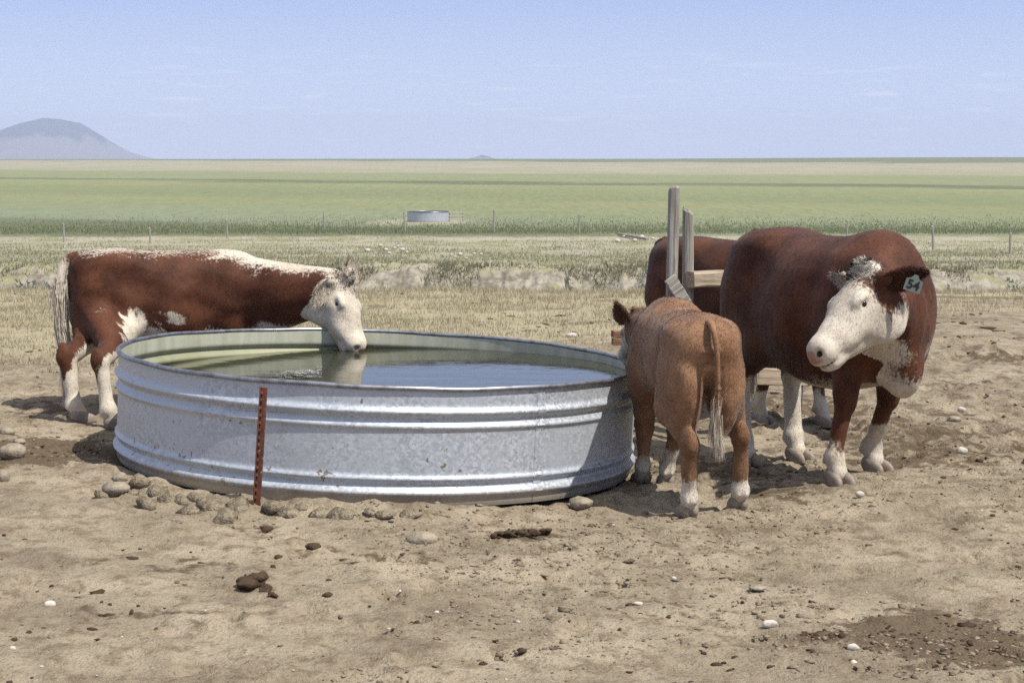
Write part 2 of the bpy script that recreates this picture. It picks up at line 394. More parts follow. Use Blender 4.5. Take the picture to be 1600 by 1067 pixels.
def bead(z, c, w, h): return h * math.exp(-((z - c) / w) ** 2)
def tank_profile(r0, H, n=74):
    out = []
    for i in range(n + 1):
        z = H * i / n; t = z / H
        r = r0 + bead(t, .80, .030, .022) - bead(t, .735, .02, .006) + bead(t, .675, .022, .014) \
            + bead(t, .235, .022, .014) - bead(t, .175, .02, .006) + bead(t, .115, .034, .022) - bead(t, .0, .02, .006)
        out.append((r, z))
    return out
tank = empty('stock_tank', (TANK[0] - .027, TANK[1] - .006, 0.0))
tank.rotation_euler = (TILT_Y, -TILT_X, 0)
tag(tank, 'large round galvanised steel stock tank full of water in the foreground', 'water tank')
V, F = lathe(tank_profile(1.505, .605)); mesh_obj('outer_wall', V, F, m_galv, tank)
V, F = lathe([(r - .006, z) for r, z in tank_profile(1.505, .605)] + [(1.499, .605)])
mesh_obj('inner_wall', V, F[:, ::-1].copy(), m_galv_in, tank)
ring = [(1.509 + .0135 * math.cos(a), .606 + .0135 * math.sin(a)) for a in np.linspace(0, 2 * math.pi, 13)]
V, F = lathe(ring, 200)
V[:, 2] += .0022 * np.sin(np.arctan2(V[:, 1], V[:, 0]) * 7 + 1) + .0015 * np.sin(np.arctan2(V[:, 1], V[:, 0]) * 17)
mesh_obj('rim', V, F, m_rim, tank)
V, F = lathe([(0.01, .006), (1.5, .006)], 96); mesh_obj('floor_plate', V, F, m_galv_in, tank)
# riveted seam strip down the wall
sm = bmesh.new()
prof = tank_profile(1.505, .605)
a0 = math.radians(-52)
ring_v = []
for r, z in prof[::2]:
    row = []
    for da, dr in ((-.017, .0005), (-.015, .003), (.015, .003), (.017, .0005)):
        row.append(sm.verts.new(((r + dr) * math.cos(a0 + da), (r + dr) * math.sin(a0 + da), z)))
    ring_v.append(row)
for r1, r2 in zip(ring_v[:-1], ring_v[1:]):
    for k in range(3): sm.faces.new((r1[k], r1[k + 1], r2[k + 1], r2[k]))
me = bpy.data.meshes.new('seam'); sm.to_mesh(me); sm.free(); me.materials.append(m_galv)
o = bpy.data.objects.new('seam', me); COL.objects.link(o); o.parent = tank

# water
WZ = .481
m_water, nt = mat('murky_water')
pos = nd(nt, 'ShaderNodeNewGeometry').outputs['Position']
w1 = NOISE(nt, MAPV(nt, pos, (2.0, 7.0, 1)), 1.0, 3, .5); w2 = NOISE(nt, MAPV(nt, pos, (5, 16, 1)), 1.0, 2, .5)
cxn = nd(nt, 'ShaderNodeVectorMath', {0: pos, 1: (-.97, 11.28, WZ)}, operation='DISTANCE').outputs['Value']
rip = M(nt, 'MULTIPLY', M(nt, 'SINE', M(nt, 'MULTIPLY', cxn, 42.0)), SS(nt, cxn, 1.0, .05))
hh = M(nt, 'ADD', M(nt, 'ADD', w1, M(nt, 'MULTIPLY', w2, .3)), M(nt, 'MULTIPLY', rip, .06))
finish(nt, (.032, .033, .017), .03, bump=hh, bstr=.55, bdist=.004, spec=.5, IOR=1.33)
V, F = lathe([(0.005, 0), (.4, 0), (.8, 0), (1.2, 0), (1.503, 0)], 128)
V[:, 0] += TANK[0] - .027 + .0216; V[:, 1] += TANK[1] - .006 + .005; V[:, 2] = WZ
water = mesh_obj('water', V, F, m_water); tag(water, kind='structure')

# ------------------------------------------------------------------ rusty steel T post at the tank
m_rust, nt = mat('rusty_red_steel')
tc = nd(nt, 'ShaderNodeTexCoord').outputs['Object']
rn = NOISE(nt, tc, 22, 5, .65)
rc_ = MIX(nt, SS(nt, rn, .35, .65), (.15, .052, .028), (.07, .032, .024))
rc_ = MIX(nt, SS(nt, NOISE(nt, tc, 60, 3, .6), .62, .7), rc_, (.33, .20, .14))
finish(nt, rc_, .75, bump=rn, bstr=.4, bdist=.003, spec=.3)

def box(bm, cx, cy, cz, sx, sy, sz, rot=None, bev=0.0):
    r = bmesh.ops.create_cube(bm, size=1.0)
    vs_ = r['verts']
    bmesh.ops.scale(bm, vec=(sx, sy, sz), verts=vs_)
    if bev: 
        es = list({e for v in vs_ for e in v.link_edges})
        rr = bmesh.ops.bevel(bm, geom=es, offset=bev, segments=1, affect='EDGES'); vs_ = rr['verts']
    if rot is not None: bmesh.ops.rotate(bm, cent=(0, 0, 0), matrix=rot, verts=vs_)
    bmesh.ops.translate(bm, vec=(cx, cy, cz), verts=vs_)
    return vs_

def bm_obj(name, bm, material, parent=None, smooth=False):
    me = bpy.data.meshes.new(name); bm.to_mesh(me); bm.free(); me.materials.append(material)
    if smooth: me.polygons.foreach_set('use_smooth', np.ones(len(me.polygons), dtype=bool))
    o = bpy.data.objects.new(name, me); COL.objects.link(o)
    if parent is not None: o.parent = parent
    return o

pb = on_ground(397, 786); pt = at(408, 604, pb[1] + .02)
tp = empty('steel_post', pb); up_v = Vector(pt) - Vector(pb)
tag(tp, 'rusty red steel T post with studs leaning against the front of the tank', 'post')
tp.rotation_euler = (up_v.to_track_quat('Z', 'Y') @ Matrix.Rotation(math.radians(0), 3, 'Z').to_quaternion()).to_euler()
PL = up_v.length
Rz = Matrix.Rotation(math.radians(-32), 3, 'Z')
bm = bmesh.new(); box(bm, 0, 0, PL / 2 - .1, .040, .006, PL + .2, Rz, .0015); bm_obj('flange', bm, m_rust, tp)
bm = bmesh.new(); vv = Rz @ Vector((0, -.018, 0)); box(bm, vv.x, vv.y, PL / 2 - .1, .007, .030, PL + .196, Rz, .0015); bm_obj('web', bm, m_rust, tp)
bm = bmesh.new()
for i in range(15):
    vv = Rz @ Vector((-.011, -.008, 0)); box(bm, vv.x, vv.y, .03 + i * (PL - .06) / 14, .013, .012, .014, Rz, .002)
o = bm_obj('studs', bm, m_rust, tp); tag(o, kind='stuff')

# ------------------------------------------------------------------ weathered timber
def wood(name, a, b, g):
    m, nt = mat(name)
    tc = nd(nt, 'ShaderNodeTexCoord').outputs['Object']
    gr = NOISE(nt, MAPV(nt, tc, g), 1.0, 6, .65); bl = NOISE(nt, tc, 5, 4, .6)
    cc = MIX(nt, SS(nt, gr, .3, .7), a, b)
    cc = MIX(nt, M(nt, 'MULTIPLY', SS(nt, gr, .60, .68), .7), cc, tuple(x * .35 for x in a))
    cc = MIX(nt, M(nt, 'MULTIPLY', SS(nt, bl, .5, .75), .4), cc, tuple(x * .6 for x in b))
    finish(nt, cc, .9, bump=gr, bstr=.7, bdist=.01, spec=.15)
    return m
m_wood_post = wood('weathered_post_wood', (.20, .18, .15), (.40, .375, .325), (42, 42, 3))
m_wood_rail = wood('weathered_rail_wood', (.25, .19, .13), (.45, .37, .27), (3, 42, 42))
m_wood_red = wood('reddish_board_wood', (.17, .085, .055), (.30, .16, .10), (3, 42, 42))

def post_mesh(rx, ry, h, seed, taper=.9, chips=True):
    n = 20; k = 16; r = np.random.default_rng(seed)
    a = np.linspace(0, 2 * np.pi, n, endpoint=False); V = []
    groove = 1 - .05 * (r.random(n) > .72) - .03 * r.random(n)
    for j in range(k + 1):
        t = j / k; s = 1 - (1 - taper) * t
        se = (np.abs(np.cos(a)) ** 3.2 + np.abs(np.sin(a)) ** 3.2) ** (-1 / 3.2)
        rr = se * groove * s * (1 + .03 * np.sin(a * 2 + 5 * t + seed))
        zt = -.3 + (h + .3) * t + (.018 * np.sin(a * 1.0 + seed) + .012 * r.random(n) if j == k else 0)
        V.append(np.stack([rx * rr * np.cos(a) + .008 * math.sin(4 * t + seed), ry * rr * np.sin(a), np.broadcast_to(zt, (n,))], 1))
    top = V[-1] * np.array([.72, .72, 1]) + np.array([0, 0, .018]); V.append(top)
    V = np.concatenate(V); kk = k + 2
    F = []
    for j in range(kk - 1):
        for i in range(n): F.append((j * n + i, j * n + (i + 1) % n, (j + 1) * n + (i + 1) % n, (j + 1) * n + i))
    F.append(tuple((kk - 1) * n + i for i in range(n)))
    return V, F

def board(name, p, q, w, th, material, parent, seed=0, roll=0.0):
    """plank from p to q (local to parent), height w, thickness th, worn edges"""
    p = Vector(p); q = Vector(q); Ln = (q - p).length
    n = 14; r = np.random.default_rng(seed); V = []; F = []
    for i in range(n + 1):
        x = Ln * i / n; jz = .05 * w * (r.random(4) - .5); jy = .1 * th * (r.random(4) - .5)
        b = .12 * min(w, th)
        sec = [(-th / 2 + b, -w / 2), (th / 2 - b, -w / 2), (th / 2, -w / 2 + b), (th / 2, w / 2 - b), (th / 2 - b, w / 2), (-th / 2 + b, w / 2), (-th / 2, w / 2 - b), (-th / 2, -w / 2 + b)]
        for k_, (y, z) in enumerate(sec): V.append((x + (r.random() - .5) * .012 * (i in (0, n)), y + jy[k_ // 2], z + jz[k_ // 2]))
    for i in range(n):
        for k_ in range(8): F.append((i * 8 + k_, i * 8 + (k_ + 1) % 8, (i + 1) * 8 + (k_ + 1) % 8, (i + 1) * 8 + k_))
    F.append(tuple(range(7, -1, -1))); F.append(tuple(n * 8 + k_ for k_ in range(8)))
    o = mesh_obj(name, V, F, material, parent, smooth=False)
    o.location = p
    d = (q - p).normalized(); y = Vector((0, 0, 1)).cross(d).normalized(); z = d.cross(y)
    o.rotation_euler = (Matrix((d, y, z)).transposed() @ Matrix.Rotation(roll, 3, 'X')).to_euler()
    return o

FY = 11.25
gA = on_ground(1058, 676); gA = np.array([at(1056, 400, FY)[0], FY, float(terrain(1.06, FY))])
fence = empty('timber_fence', gA)
tag(fence, 'broken weathered timber fence with two tall grey posts behind the calf', 'fence')
def loc(p): return np.asarray(p) - gA
def fpost(pxt, pyt, pxb, Y, rx, ry, seed):
    t = at(pxt, pyt, Y); b = at(pxb, 640, Y); zb = float(terrain(b[0], Y)) ; h = t[2] - zb
    V, F = post_mesh(rx, ry, h, seed)
    V[:, 0] += (t[0] - b[0]) * np.clip(V[:, 2] / (t[2] - at(pxb, 470, Y)[2]), -.2, 1)
    o = mesh_obj('post', V, F, m_wood_post, fence, smooth=False); o.location = loc((b[0], Y, zb)); return o
fpost(1052, 299, 1061, FY, .041, .05, 3)
fpost(1074, 333, 1081, FY + .12, .041, .05, 5)
q0 = at(1078, 437, FY + .02); q1 = at(1290, 428, FY + .45)
board('rail', loc(q0), loc(q1), .105, .11, m_wood_rail, fence, 2)
q0 = at(1046, 434, FY - .10); q1 = at(1074, 480, FY - .06)
board('brace', loc(q0), loc(q1), .085, .03, m_wood_post, fence, 4)
for k_, yy_ in enumerate((521.5, 533.5)):
    q0 = at(957, yy_, FY - .12); q1 = at(1090, yy_ + 3, FY - .05)
    board('board', loc(q0), loc(q1), .044, .05, m_wood_red, fence, 6 + k_)
q0 = at(1120, 586, FY + .05); q1 = at(1263, 590, FY + .38)
board('board', loc(q0), loc(q1), .115, .06, m_wood_rail, fence, 9)
lp = on_ground(1247, 670)
V, F = post_mesh(.036, .045, max(.2, at(1247, 603, FY + .42)[2] - float(terrain(at(1247, 603, FY + .42)[0], FY + .42))), 8, .98)
o = mesh_obj('post', V, F, m_wood_post, fence, smooth=False); pp = at(1247, 640, FY + .42); o.location = loc((pp[0], FY + .42, float(terrain(pp[0], FY + .42))))

# ------------------------------------------------------------------ stones
m_rock, nt = mat('dusty_stone')
tc = nd(nt, 'ShaderNodeTexCoord').outputs['Object']
oi = nd(nt, 'ShaderNodeObjectInfo').outputs['Random']
rn = NOISE(nt, tc, 18, 5, .65); rf = NOISE(nt, tc, 70, 3, .6)
cc = MIX(nt, SS(nt, rn, .35, .65), (.18, .148, .105), (.31, .262, .195))
cc = MIX(nt, M(nt, 'MULTIPLY', oi, .2), cc, (.36, .31, .24))
cc = MIX(nt, M(nt, 'MULTIPLY', SS(nt, rf, .6, .7), .5), cc, (.14, .11, .08))
finish(nt, cc, .92, bump=M(nt, 'ADD', rn, M(nt, 'MULTIPLY', rf, .4)), bstr=.7, bdist=.012, spec=.15)
m_pale, nt = mat('pale_stone')
tc = nd(nt, 'ShaderNodeTexCoord').outputs['Object']
finish(nt, MIX(nt, SS(nt, NOISE(nt, tc, 25, 4, .6), .4, .7), (.50, .455, .39), (.35, .31, .255)), .8, spec=.25)
m_dung, nt = mat('dried_dung')
tc = nd(nt, 'ShaderNodeTexCoord').outputs['Object']
dn = NOISE(nt, tc, 60, 5, .7)
finish(nt, MIX(nt, dn, (.030, .019, .012), (.105, .070, .045)), .95, bump=dn, bstr=.8, bdist=.012, spec=.1)

m_rubble, nt = mat('earthy_rubble')
tc = nd(nt, 'ShaderNodeTexCoord').outputs['Object']
rn = NOISE(nt, tc, 26, 5, .7); rf = NOISE(nt, tc, 90, 3, .6); oi = nd(nt, 'ShaderNodeObjectInfo').outputs['Random']
cc = MIX(nt, SS(nt, rn, .38, .62), (.15, .118, .078), (.335, .28, .20)); cc = MIX(nt, M(nt, 'MULTIPLY', oi, .35), cc, (.22, .18, .125))
finish(nt, cc, .95, bump=M(nt, 'ADD', rn, M(nt, 'MULTIPLY', rf, .5)), bstr=1.0, bdist=.03, spec=.1)

def stone_mesh(sx, sy, sz, seed, angular=.6, sub=3, rough=.05):
    bm = bmesh.new(); bmesh.ops.create_icosphere(bm, subdivisions=sub, radius=1.0)
    r = np.random.default_rng(seed)
    d = np.array([v.co[:] for v in bm.verts]); d /= np.linalg.norm(d, axis=1)[:, None]
    nrm = r.normal(size=(11, 3)); nrm /= np.linalg.norm(nrm, axis=1)[:, None]; dist = r.uniform(.48, .88, 11)
    dots = d @ nrm.T
    rad = np.where(dots > .05, dist / np.maximum(dots, .05), 9).min(1)
    rad = np.minimum(rad, 1.15)
    rad = rad * angular + (1 - angular); rad = rad * (1 + .22 * angular)
    ph = r.uniform(0, 6, (6, 3)); fr = r.normal(size=(6, 3)) * 3.2
    nz = sum(np.sin(d @ fr[i] * (1 + .5 * i) + ph[i, 0]) / (1 + .6 * i) for i in range(6))
    rad = rad * (1 + rough * nz)
    P = d * rad[:, None] * np.array([sx, sy, sz])
    F = np.array([[v.index for v in f.verts] for f in bm.faces]); bm.free()
    return P, F

def stone(px, py, wpx, hpx, label, seed, name='stone', material=None, angular=.6, group=None, cat='stone', sink=.3, depth=.8, rough=.05, Y=None):
    p = on_ground(px, py + hpx * .35); sc = p[1] / FPX
    w = wpx * sc / 2; h = hpx * sc / 2
    V, F = stone_mesh(w, w * depth, h, seed, angular, (3 if wpx > 12 else 2) if angular < .9 else 2, rough)
    if angular > .9:
        V = V * 1.3 * (1 + .24 * (np.random.default_rng(seed).random((len(V), 1)) - .5)); material = material or m_rubble
    o = mesh_obj(name, V, F, material or m_rock, smooth=angular < .5)
    o.location = (p[0], p[1], p[2] + h * (1 - sink)); o.rotation_euler = (0, 0, 0)
    return tag(o, label, cat, group)

stone(20, 706, 46, 30, 'large rounded tan stone at the far left edge of the yard', 1, angular=.2)
stone(11, 674, 24, 15, 'small round stone behind the large rounded stone at left', 2, angular=.2)
stone(30, 690, 20, 12, 'flat little stone just behind the large rounded stone at left', 3, angular=.3)
stone(4, 744, 20, 24, 'stone cut by the left picture edge in front of the large rounded one', 4, angular=.4)
stone(178, 765, 46, 22, 'slab of pale rock at the left end of the rubble under the tank', 5, angular=.9)
stone(216, 752, 27, 20, 'square tan block wedged under the left side of the tank', 6, angular=.95)
stone(186, 748, 24, 18, 'knobbly stone behind the slab at the left of the tank', 7)
for k_, (a, b, w, h) in enumerate([(240, 768, 30, 22), (262, 777, 34, 26), (284, 778, 26, 24), (306, 776, 26, 18), (330, 788, 34, 30), (352, 800, 38, 38), (372, 790, 30, 26), (158, 772, 22, 15), (205, 768, 18, 12), (226, 785, 24, 24), (300, 795, 26, 18)]):
    stone(a, b, w, h, 'dusty lump in the rubble along the left front base of the tank', 20 + k_, group='rubble along the left front of the tank', angular=.97, rough=.13, sink=.8)
for k_, (a, b, w, h) in enumerate([(425, 790, 34, 26), (450, 797, 30, 22), (470, 792, 20, 14), (495, 799, 30, 18), (535, 800, 36, 20), (575, 800, 24, 12), (598, 803, 26, 14), (640, 802, 28, 12), (690, 802, 24, 10)]):
    stone(a, b, w, h, 'dusty lump under the tank edge just right of the rusty post', 40 + k_, group='rubble right of the rusty post', angular=.97, rough=.13, sink=.8)
stone(660, 838, 52, 24, 'broad flat stone half buried in front of the tank', 60, angular=.3, sink=.55)
stone(908, 786, 38, 20, 'pale stone at the right front foot of the tank', 61, angular=.5)
for a, b, w, h, s_, lab in [(1203, 975, 25, 15, 70, 'largest smooth white pebble in the right foreground'), (1333, 1011, 19, 13, 71, 'white pebble beside the dark dung patch'), (1343, 772, 15, 11, 72, 'pale pebble below the front hooves of the big cow'),
                            (78, 945, 19, 13, 73, 'grey pebble in the left foreground'), (20, 1013, 11, 9, 74, 'tiny white pebble near the bottom left corner'), (997, 943, 15, 7, 75, 'thin pale pebble in the middle foreground'),
                            (1503, 705, 18, 14, 76, 'pale round stone in the churned soil right of the big cow'), (1184, 918, 28, 9, 77, 'flat pale stone flush with the soil in the right foreground'), (1502, 640, 13, 9, 78, 'small pale stone farther back at the right'),
                            (893, 524, 18, 8, 79, 'flat pale stone behind the tank near the calf'), (682, 957, 9, 7, 80, 'tiny white pebble in the centre foreground'), (1053, 904, 9, 8, 81, 'tiny white pebble below the calf hooves'), (1490, 655, 22, 11, 82, 'tan stone beside the small pale stone at right')]:
    stone(a, b, w, h, lab, s_, 'pebble', m_pale if s_ not in (82, 77) else m_rock, .25, cat='pebble', sink=.25)
# dung
def dung_pile(name, label, spots, seed):
    r_ = np.random.default_rng(seed); P0 = on_ground(*spots[0][:2]); pr_ = []
    for (px, py, w_, h_) in spots:
        c_ = on_ground(px, py); sc_ = c_[1] / FPX
        for _ in range(20):
            q = c_ - P0 + np.array([r_.uniform(-.4, .4) * w_ * sc_, r_.uniform(-.5, .5) * w_ * sc_ * .7, r_.uniform(.0, .55) * h_ * sc_]); k_ = h_ * sc_ * r_.uniform(.16, .34)
            pr_.append(P_ell(q, (k_ * 1.3, k_ * 1.2, k_ * .8), None, .004))
    V, F = surface_nets(pr_, .0055); V = V + .006 * n3(V, 60, seed)[:, None] * normals_of(V, F)
    o = mesh_obj(name, V, F, m_dung); o.location = P0 + np.array([0, 0, .004]); return tag(o, label, 'dung')
LATER = [('dung_heap', 'dark dung heap with a trailing tail in the left foreground', [(385, 920, 30, 26), (400, 916, 26, 32), (415, 926, 22, 14), (428, 932, 20, 10)], 1),
         ('dung_pat', 'long flattened dung pat in front of the tank', [(780, 838, 30, 11), (805, 837, 34, 13), (830, 836, 30, 12), (852, 833, 22, 12)], 2),
         ('dung_clod', 'flat dung clod a little left of the dark dung patch at right', [(1262, 995, 24, 10)], 3),
         ('dung_clod', 'flat dung clod touching the left rim of the dark dung patch', [(1300, 999, 26, 10)], 4)]
stone(490, 854, 26, 13, 'round dung clod between the tank and the dark heap', 92, 'dung_clod', m_dung, .3, cat='dung', rough=.1)
stone(815, 1017, 16, 11, 'small dung clod at the bottom centre', 93, 'dung_clod', m_dung, .3, cat='dung', rough=.1)
stone(663, 1042, 15, 10, 'small dung clod left of the bottom centre', 94, 'dung_clod', m_dung, .3, cat='dung', rough=.1)
# pale field stones beyond the gully
for a, b, w, lab in [(574, 392, 9, 'a'), (594, 384, 7, 'a'), (603, 391, 8, 'a'), (608, 396, 6, 'a'), (616, 388, 6, 'a'), (628, 391, 8, 'a'), (622, 385, 5, 'a'), (636, 394, 5, 'a'),
                     (719, 398, 8, 'b'), (741, 397, 6, 'b'), (752, 398, 7, 'b'), (705, 399, 5, 'b'), (712, 402, 5, 'b'), (728, 404, 5, 'b'), (690, 398, 4, 'b'),
                     (965, 377, 9, 'c'), (975, 370, 6, 'c'), (992, 376, 8, 'c'), (1003, 371, 9, 'c'), (1010, 374, 6, 'c'), (1020, 373, 6, 'c')]:
    txt = {'a': 'pale field stone in the left scatter on the pasture above the drinking cow', 'b': 'pale field stone in the middle scatter on the pasture beyond the gully', 'c': 'pale field stone around the fallen timber left of the tall posts'}[lab]
    stone(a, b, w, w * .75, txt, 200 + a, 'field_stone', m_pale, .4, group='pale stones ' + {'a': 'left', 'b': 'middle', 'c': 'by the fallen timber'}[lab], sink=.15)
p0 = on_ground(967, 369); p1 = on_ground(1012, 377)
lg_ = empty('fallen_timber', p0); tag(lg_, 'grey fallen timber lying among pale stones on the far pasture', 'timber')
board('beam', (0, 0, .12), tuple(np.array(p1) - p0 + np.array([0, 0, .12])), .16, .16, m_wood_post, lg_, 77)

ORD = ['leftmost', 'second from left', 'third from left', 'fourth from left', 'fifth from left', 'sixth from left', 'seventh from left', 'eighth from left', 'ninth from left', 'tenth from left', 'rightmost']
for g_, noun in [('rubble along the left front of the tank', 'dusty lump of the rubble row left of the rusty post'), ('rubble right of the rusty post', 'dusty lump of the rubble row right of the rusty post'),
                 ('pale stones left', 'pale stone of the left scatter on the far pasture'), ('pale stones middle', 'pale stone of the middle scatter on the far pasture'), ('pale stones by the fallen timber', 'pale stone beside the fallen timber')]:
    L_ = sorted([o for o in COL.objects if o.get('group') == g_], key=lambda o: o.location.x / o.location.y)
    for i_, o in enumerate(L_): o['label'] = ('rightmost' if i_ == len(L_) - 1 else ORD[i_]) + ' ' + noun

# ------------------------------------------------------------------ fence posts across the far pasture
FPO = [(100, 379, 29), (235, 381, 25), (355, 373, 30), (507, 359, 27), (633, 364, 32), (772, 363, 34), (905, 364, 28), (1323, 372, 27), (1458, 391, 37), (1578, 397, 32)]
where = ['far left, above the rump of the drinking cow', 'above the hip of the drinking cow', 'above the back of the drinking cow', 'above the head of the drinking cow', 'at the left end of the far tank', 'right of the far tank', 'left of the tall timber posts', 'just above the back of the big cow', 'right of the big cow', 'nearest the right picture edge']
for k_, (a, b, h) in enumerate(FPO):
    p = on_ground(a, b); hm = h * p[1] / FPX
    V, F = post_mesh(.055, .055, hm, 300 + k_, .9)
    lean = RNG.uniform(-.05, .05); V[:, 0] += lean * V[:, 2]
    o = mesh_obj('fence_post', V, F, m_wood_post, smooth=False); o.location = p
    tag(o, 'thin fence post on the far pasture ' + where[k_], 'fence post', 'posts of the pasture fence')

# ------------------------------------------------------------------ far tank with its rail guard
pf = on_ground(668, 347.5); wm = 67 * pf[1] / FPX; hm = 15.5 * pf[1] / FPX
ft = empty('distant_tank', (pf[0], pf[1] + wm / 2, float(terrain(pf[0], pf[1])))); tag(ft, 'small distant galvanised stock tank standing at the edge of the green field', 'water tank')
V, F = lathe([(wm / 2, z) for z in np.linspace(-.05, hm, 12)], 64); mesh_obj('outer_wall', V, F, m_galv, ft)
V, F = lathe([(wm / 2 + .03 * math.cos(a), hm + .03 * math.sin(a)) for a in np.linspace(0, 2 * math.pi, 9)], 64); mesh_obj('rim', V, F, m_rim, ft)
V, F = lathe([(.01, hm - .12), (wm / 2 - .01, hm - .12)], 48); mesh_obj('water_surface', V, F, m_water, ft)
gr_ = empty('rail_guard', pf + np.array([2.1, 1.2, 0])); tag(gr_, 'small pale rail fence at the right side of the distant tank', 'fence')
gw = m_wood_rail
for z_ in (.2, .45, .72): board('rail', (-.55, 0, z_), (.62, 0, z_), .085, .05, m_pale, gr_, int(z_ * 100))
for x_ in (-.5, .58):
    V, F = post_mesh(.05, .05, .85, 401, .95); o = mesh_obj('post', V, F, gw, gr_, smooth=False); o.location = (x_, .08, -.05)

# ------------------------------------------------------------------ loose soil, grass, shrubs
def ico():
    bm = bmesh.new(); bmesh.ops.create_icosphere(bm, subdivisions=1, radius=1.0)
    v = np.array([q.co[:] for q in bm.verts]); f = np.array([[q.index for q in g.verts] for g in bm.faces]); bm.free(); return v, f
IV, IF = ico()
def scatter(name, P, size, material, flat=.6, seed=1):
    r = np.random.default_rng(seed); n = len(P)
    V = IV[None] * (1 + .95 * (r.random((n, len(IV), 1)) - .5)) * size[:, None, None] * r.uniform(.6, 1.35, (n, 1, 3)) * np.array([1, 1, flat])
    V = V + P[:, None, :]
    F = IF[None] + (np.arange(n) * len(IV))[:, None, None]
    o = mesh_obj(name, V.reshape(-1, 3), F.reshape(-1, 3), material, smooth=False)
    return tag(o, kind='stuff')
m_clod, nt = mat('soil_clod')
pos = nd(nt, 'ShaderNodeNewGeometry').outputs['Position']
cn_ = NOISE(nt, pos, 14, 4, .7)
finish(nt, MIX(nt, SS(nt, cn_, .35, .65), (.10, .075, .05), (.28, .228, .16)), .95, spec=.1)
def yard_points(n, dens, seed, ylim=(5.2, 16), xl=5.5):
    r = np.random.default_rng(seed)
    y = 1 / r.uniform(1 / ylim[1], 1 / ylim[0], n * 3); x = r.uniform(-.36, .36, n * 3) * y
    rr = np.hypot(x - TANK[0], y - TANK[1])
    k = (r.random(n * 3) < dens(x, y)) & (rr > 1.56)
    x, y = x[k][:n], y[k][:n]
    return np.stack([x, y, ground_fine(x, y)], 1)
P = yard_points(15000, lambda x, y: sstep(fbm(x * 1.1, y * 1.1, 61, 4), .38, .66) * (1 - .8 * straw_amount(x, y)), 5)
tag(scatter('soil_clods', P, RNG.lognormal(-5.2, .5, len(P)), m_clod, .45, 2), 'crumbly clods of dry soil over the yard', 'soil')
def dark_amt(x, y):
    d = np.zeros_like(x)
    for (sx, sy, rx, ry, am) in STAINS: d = np.maximum(d, am * np.exp(-(((x - sx) / rx) ** 2 + ((y - sy) / ry) ** 2)))
    return d
P = yard_points(5200, lambda x, y: .07 * sstep(fbm(x * 1.6, y * 1.6, 66, 3), .4, .65) + dark_amt(x, y) ** 1.5, 6, (5.2, 22))
tag(scatter('dung_crumbs', P, RNG.lognormal(-4.75, .45, len(P)), m_dung, .5, 3), 'dark dung crumbs spread over the yard', 'dung')
P = yard_points(1500, lambda x, y: .5 * sstep(fbm(x * .8, y * .5, 166, 3), .52, .66), 16, (13, 25))
tag(scatter('dung_lumps', P, RNG.lognormal(-3.9, .4, len(P)), m_dung, .4, 13), 'dark dung lumps strewn over the dry grass', 'dung')
P = yard_points(140, lambda x, y: .3 + 0 * x, 8)
tag(scatter('gravel', P, RNG.lognormal(-5.2, .45, len(P)), m_pale, .6, 4), 'tiny pale gravel sprinkled on the soil', 'gravel')

def blades(name, P, h, w, lean, material, seed, attr=None):
    r = np.random.default_rng(seed); n = len(P); a = r.uniform(0, 2 * np.pi, n)
    side = np.stack([np.cos(a), np.sin(a), 0 * a], 1) * (w / 2)[:, None]
    b = r.uniform(0, 2 * np.pi, n); tip = P + np.stack([np.cos(b) * lean * h, np.sin(b) * lean * h, h], 1)
    V = np.stack([P - side - [0, 0, .01], P + side - [0, 0, .01], tip], 1).reshape(-1, 3)
    F = np.arange(3 * n).reshape(n, 3)
    o = mesh_obj(name, V, F, material, smooth=False, attrs={'tint': np.repeat(r.random(n) if attr is None else attr, 3)})
    return tag(o, kind='stuff')
def grass_mat(name, a, b, c3):
    m, nt = mat(name); t = ATT(nt, 'tint').outputs['Fac']
    pos = nd(nt, 'ShaderNodeNewGeometry').outputs['Position']
    cc = MIX(nt, t, a, b); cc = MIX(nt, SS(nt, NOISE(nt, pos, .5, 4, .6), .45, .7), cc, c3)
    p = nd(nt, 'ShaderNodeBsdfPrincipled', {'Base Color': cc, 'Roughness': .8, 'Specular IOR Level': .15})
    tr = nd(nt, 'ShaderNodeBsdfTranslucent', {0: cc})
    nd(nt, 'ShaderNodeOutputMaterial', {0: nd(nt, 'ShaderNodeMixShader', {0: .3, 1: p.outputs[0], 2: tr.outputs[0]}).outputs[0]})
    return m
m_straw = grass_mat('dry_grass', (.30, .26, .155), (.52, .465, .32), (.28, .255, .15))
m_past = grass_mat('pasture_grass', (.24, .235, .13), (.41, .375, .27), (.22, .22, .115))
m_crop = grass_mat('green_crop', (.17, .19, .10), (.29, .30, .165), (.20, .22, .115))
r = np.random.default_rng(77)
y = 1 / r.uniform(1 / 27.5, 1 / 11.5, 260000); x = r.uniform(-.36, .36, len(y)) * y
k = (r.random(len(y)) < straw_amount(x, y) * (.25 + .75 * sstep(fbm(x * 1.4, y * 1.4, 111, 3), .35, .6)) * (1 - .9 * dark_amt(x, y))) & (np.hypot(x - TANK[0], y - TANK[1]) > 1.7)
x, y = x[k], y[k]; print('straw', len(x))
blades('dry_grass', np.stack([x, y, ground_fine(x, y)], 1), r.uniform(.02, .085, len(x)) * (.6 + .8 * sstep(y, 16, 26)), r.uniform(.006, .014, len(x)), r.uniform(.1, .9, len(x)), m_straw, 1)
y = 1 / r.uniform(1 / 112., 1 / 50.4, 105000); x = r.uniform(-.36, .36, len(y)) * y
zc_ = terrain(x, y); k = (zc_ > -3.3) & (r.random(len(x)) < .2 + .8 * sstep(fbm(x * .35, y * .18, 121, 3), .38, .6))
x, y = x[k], y[k]
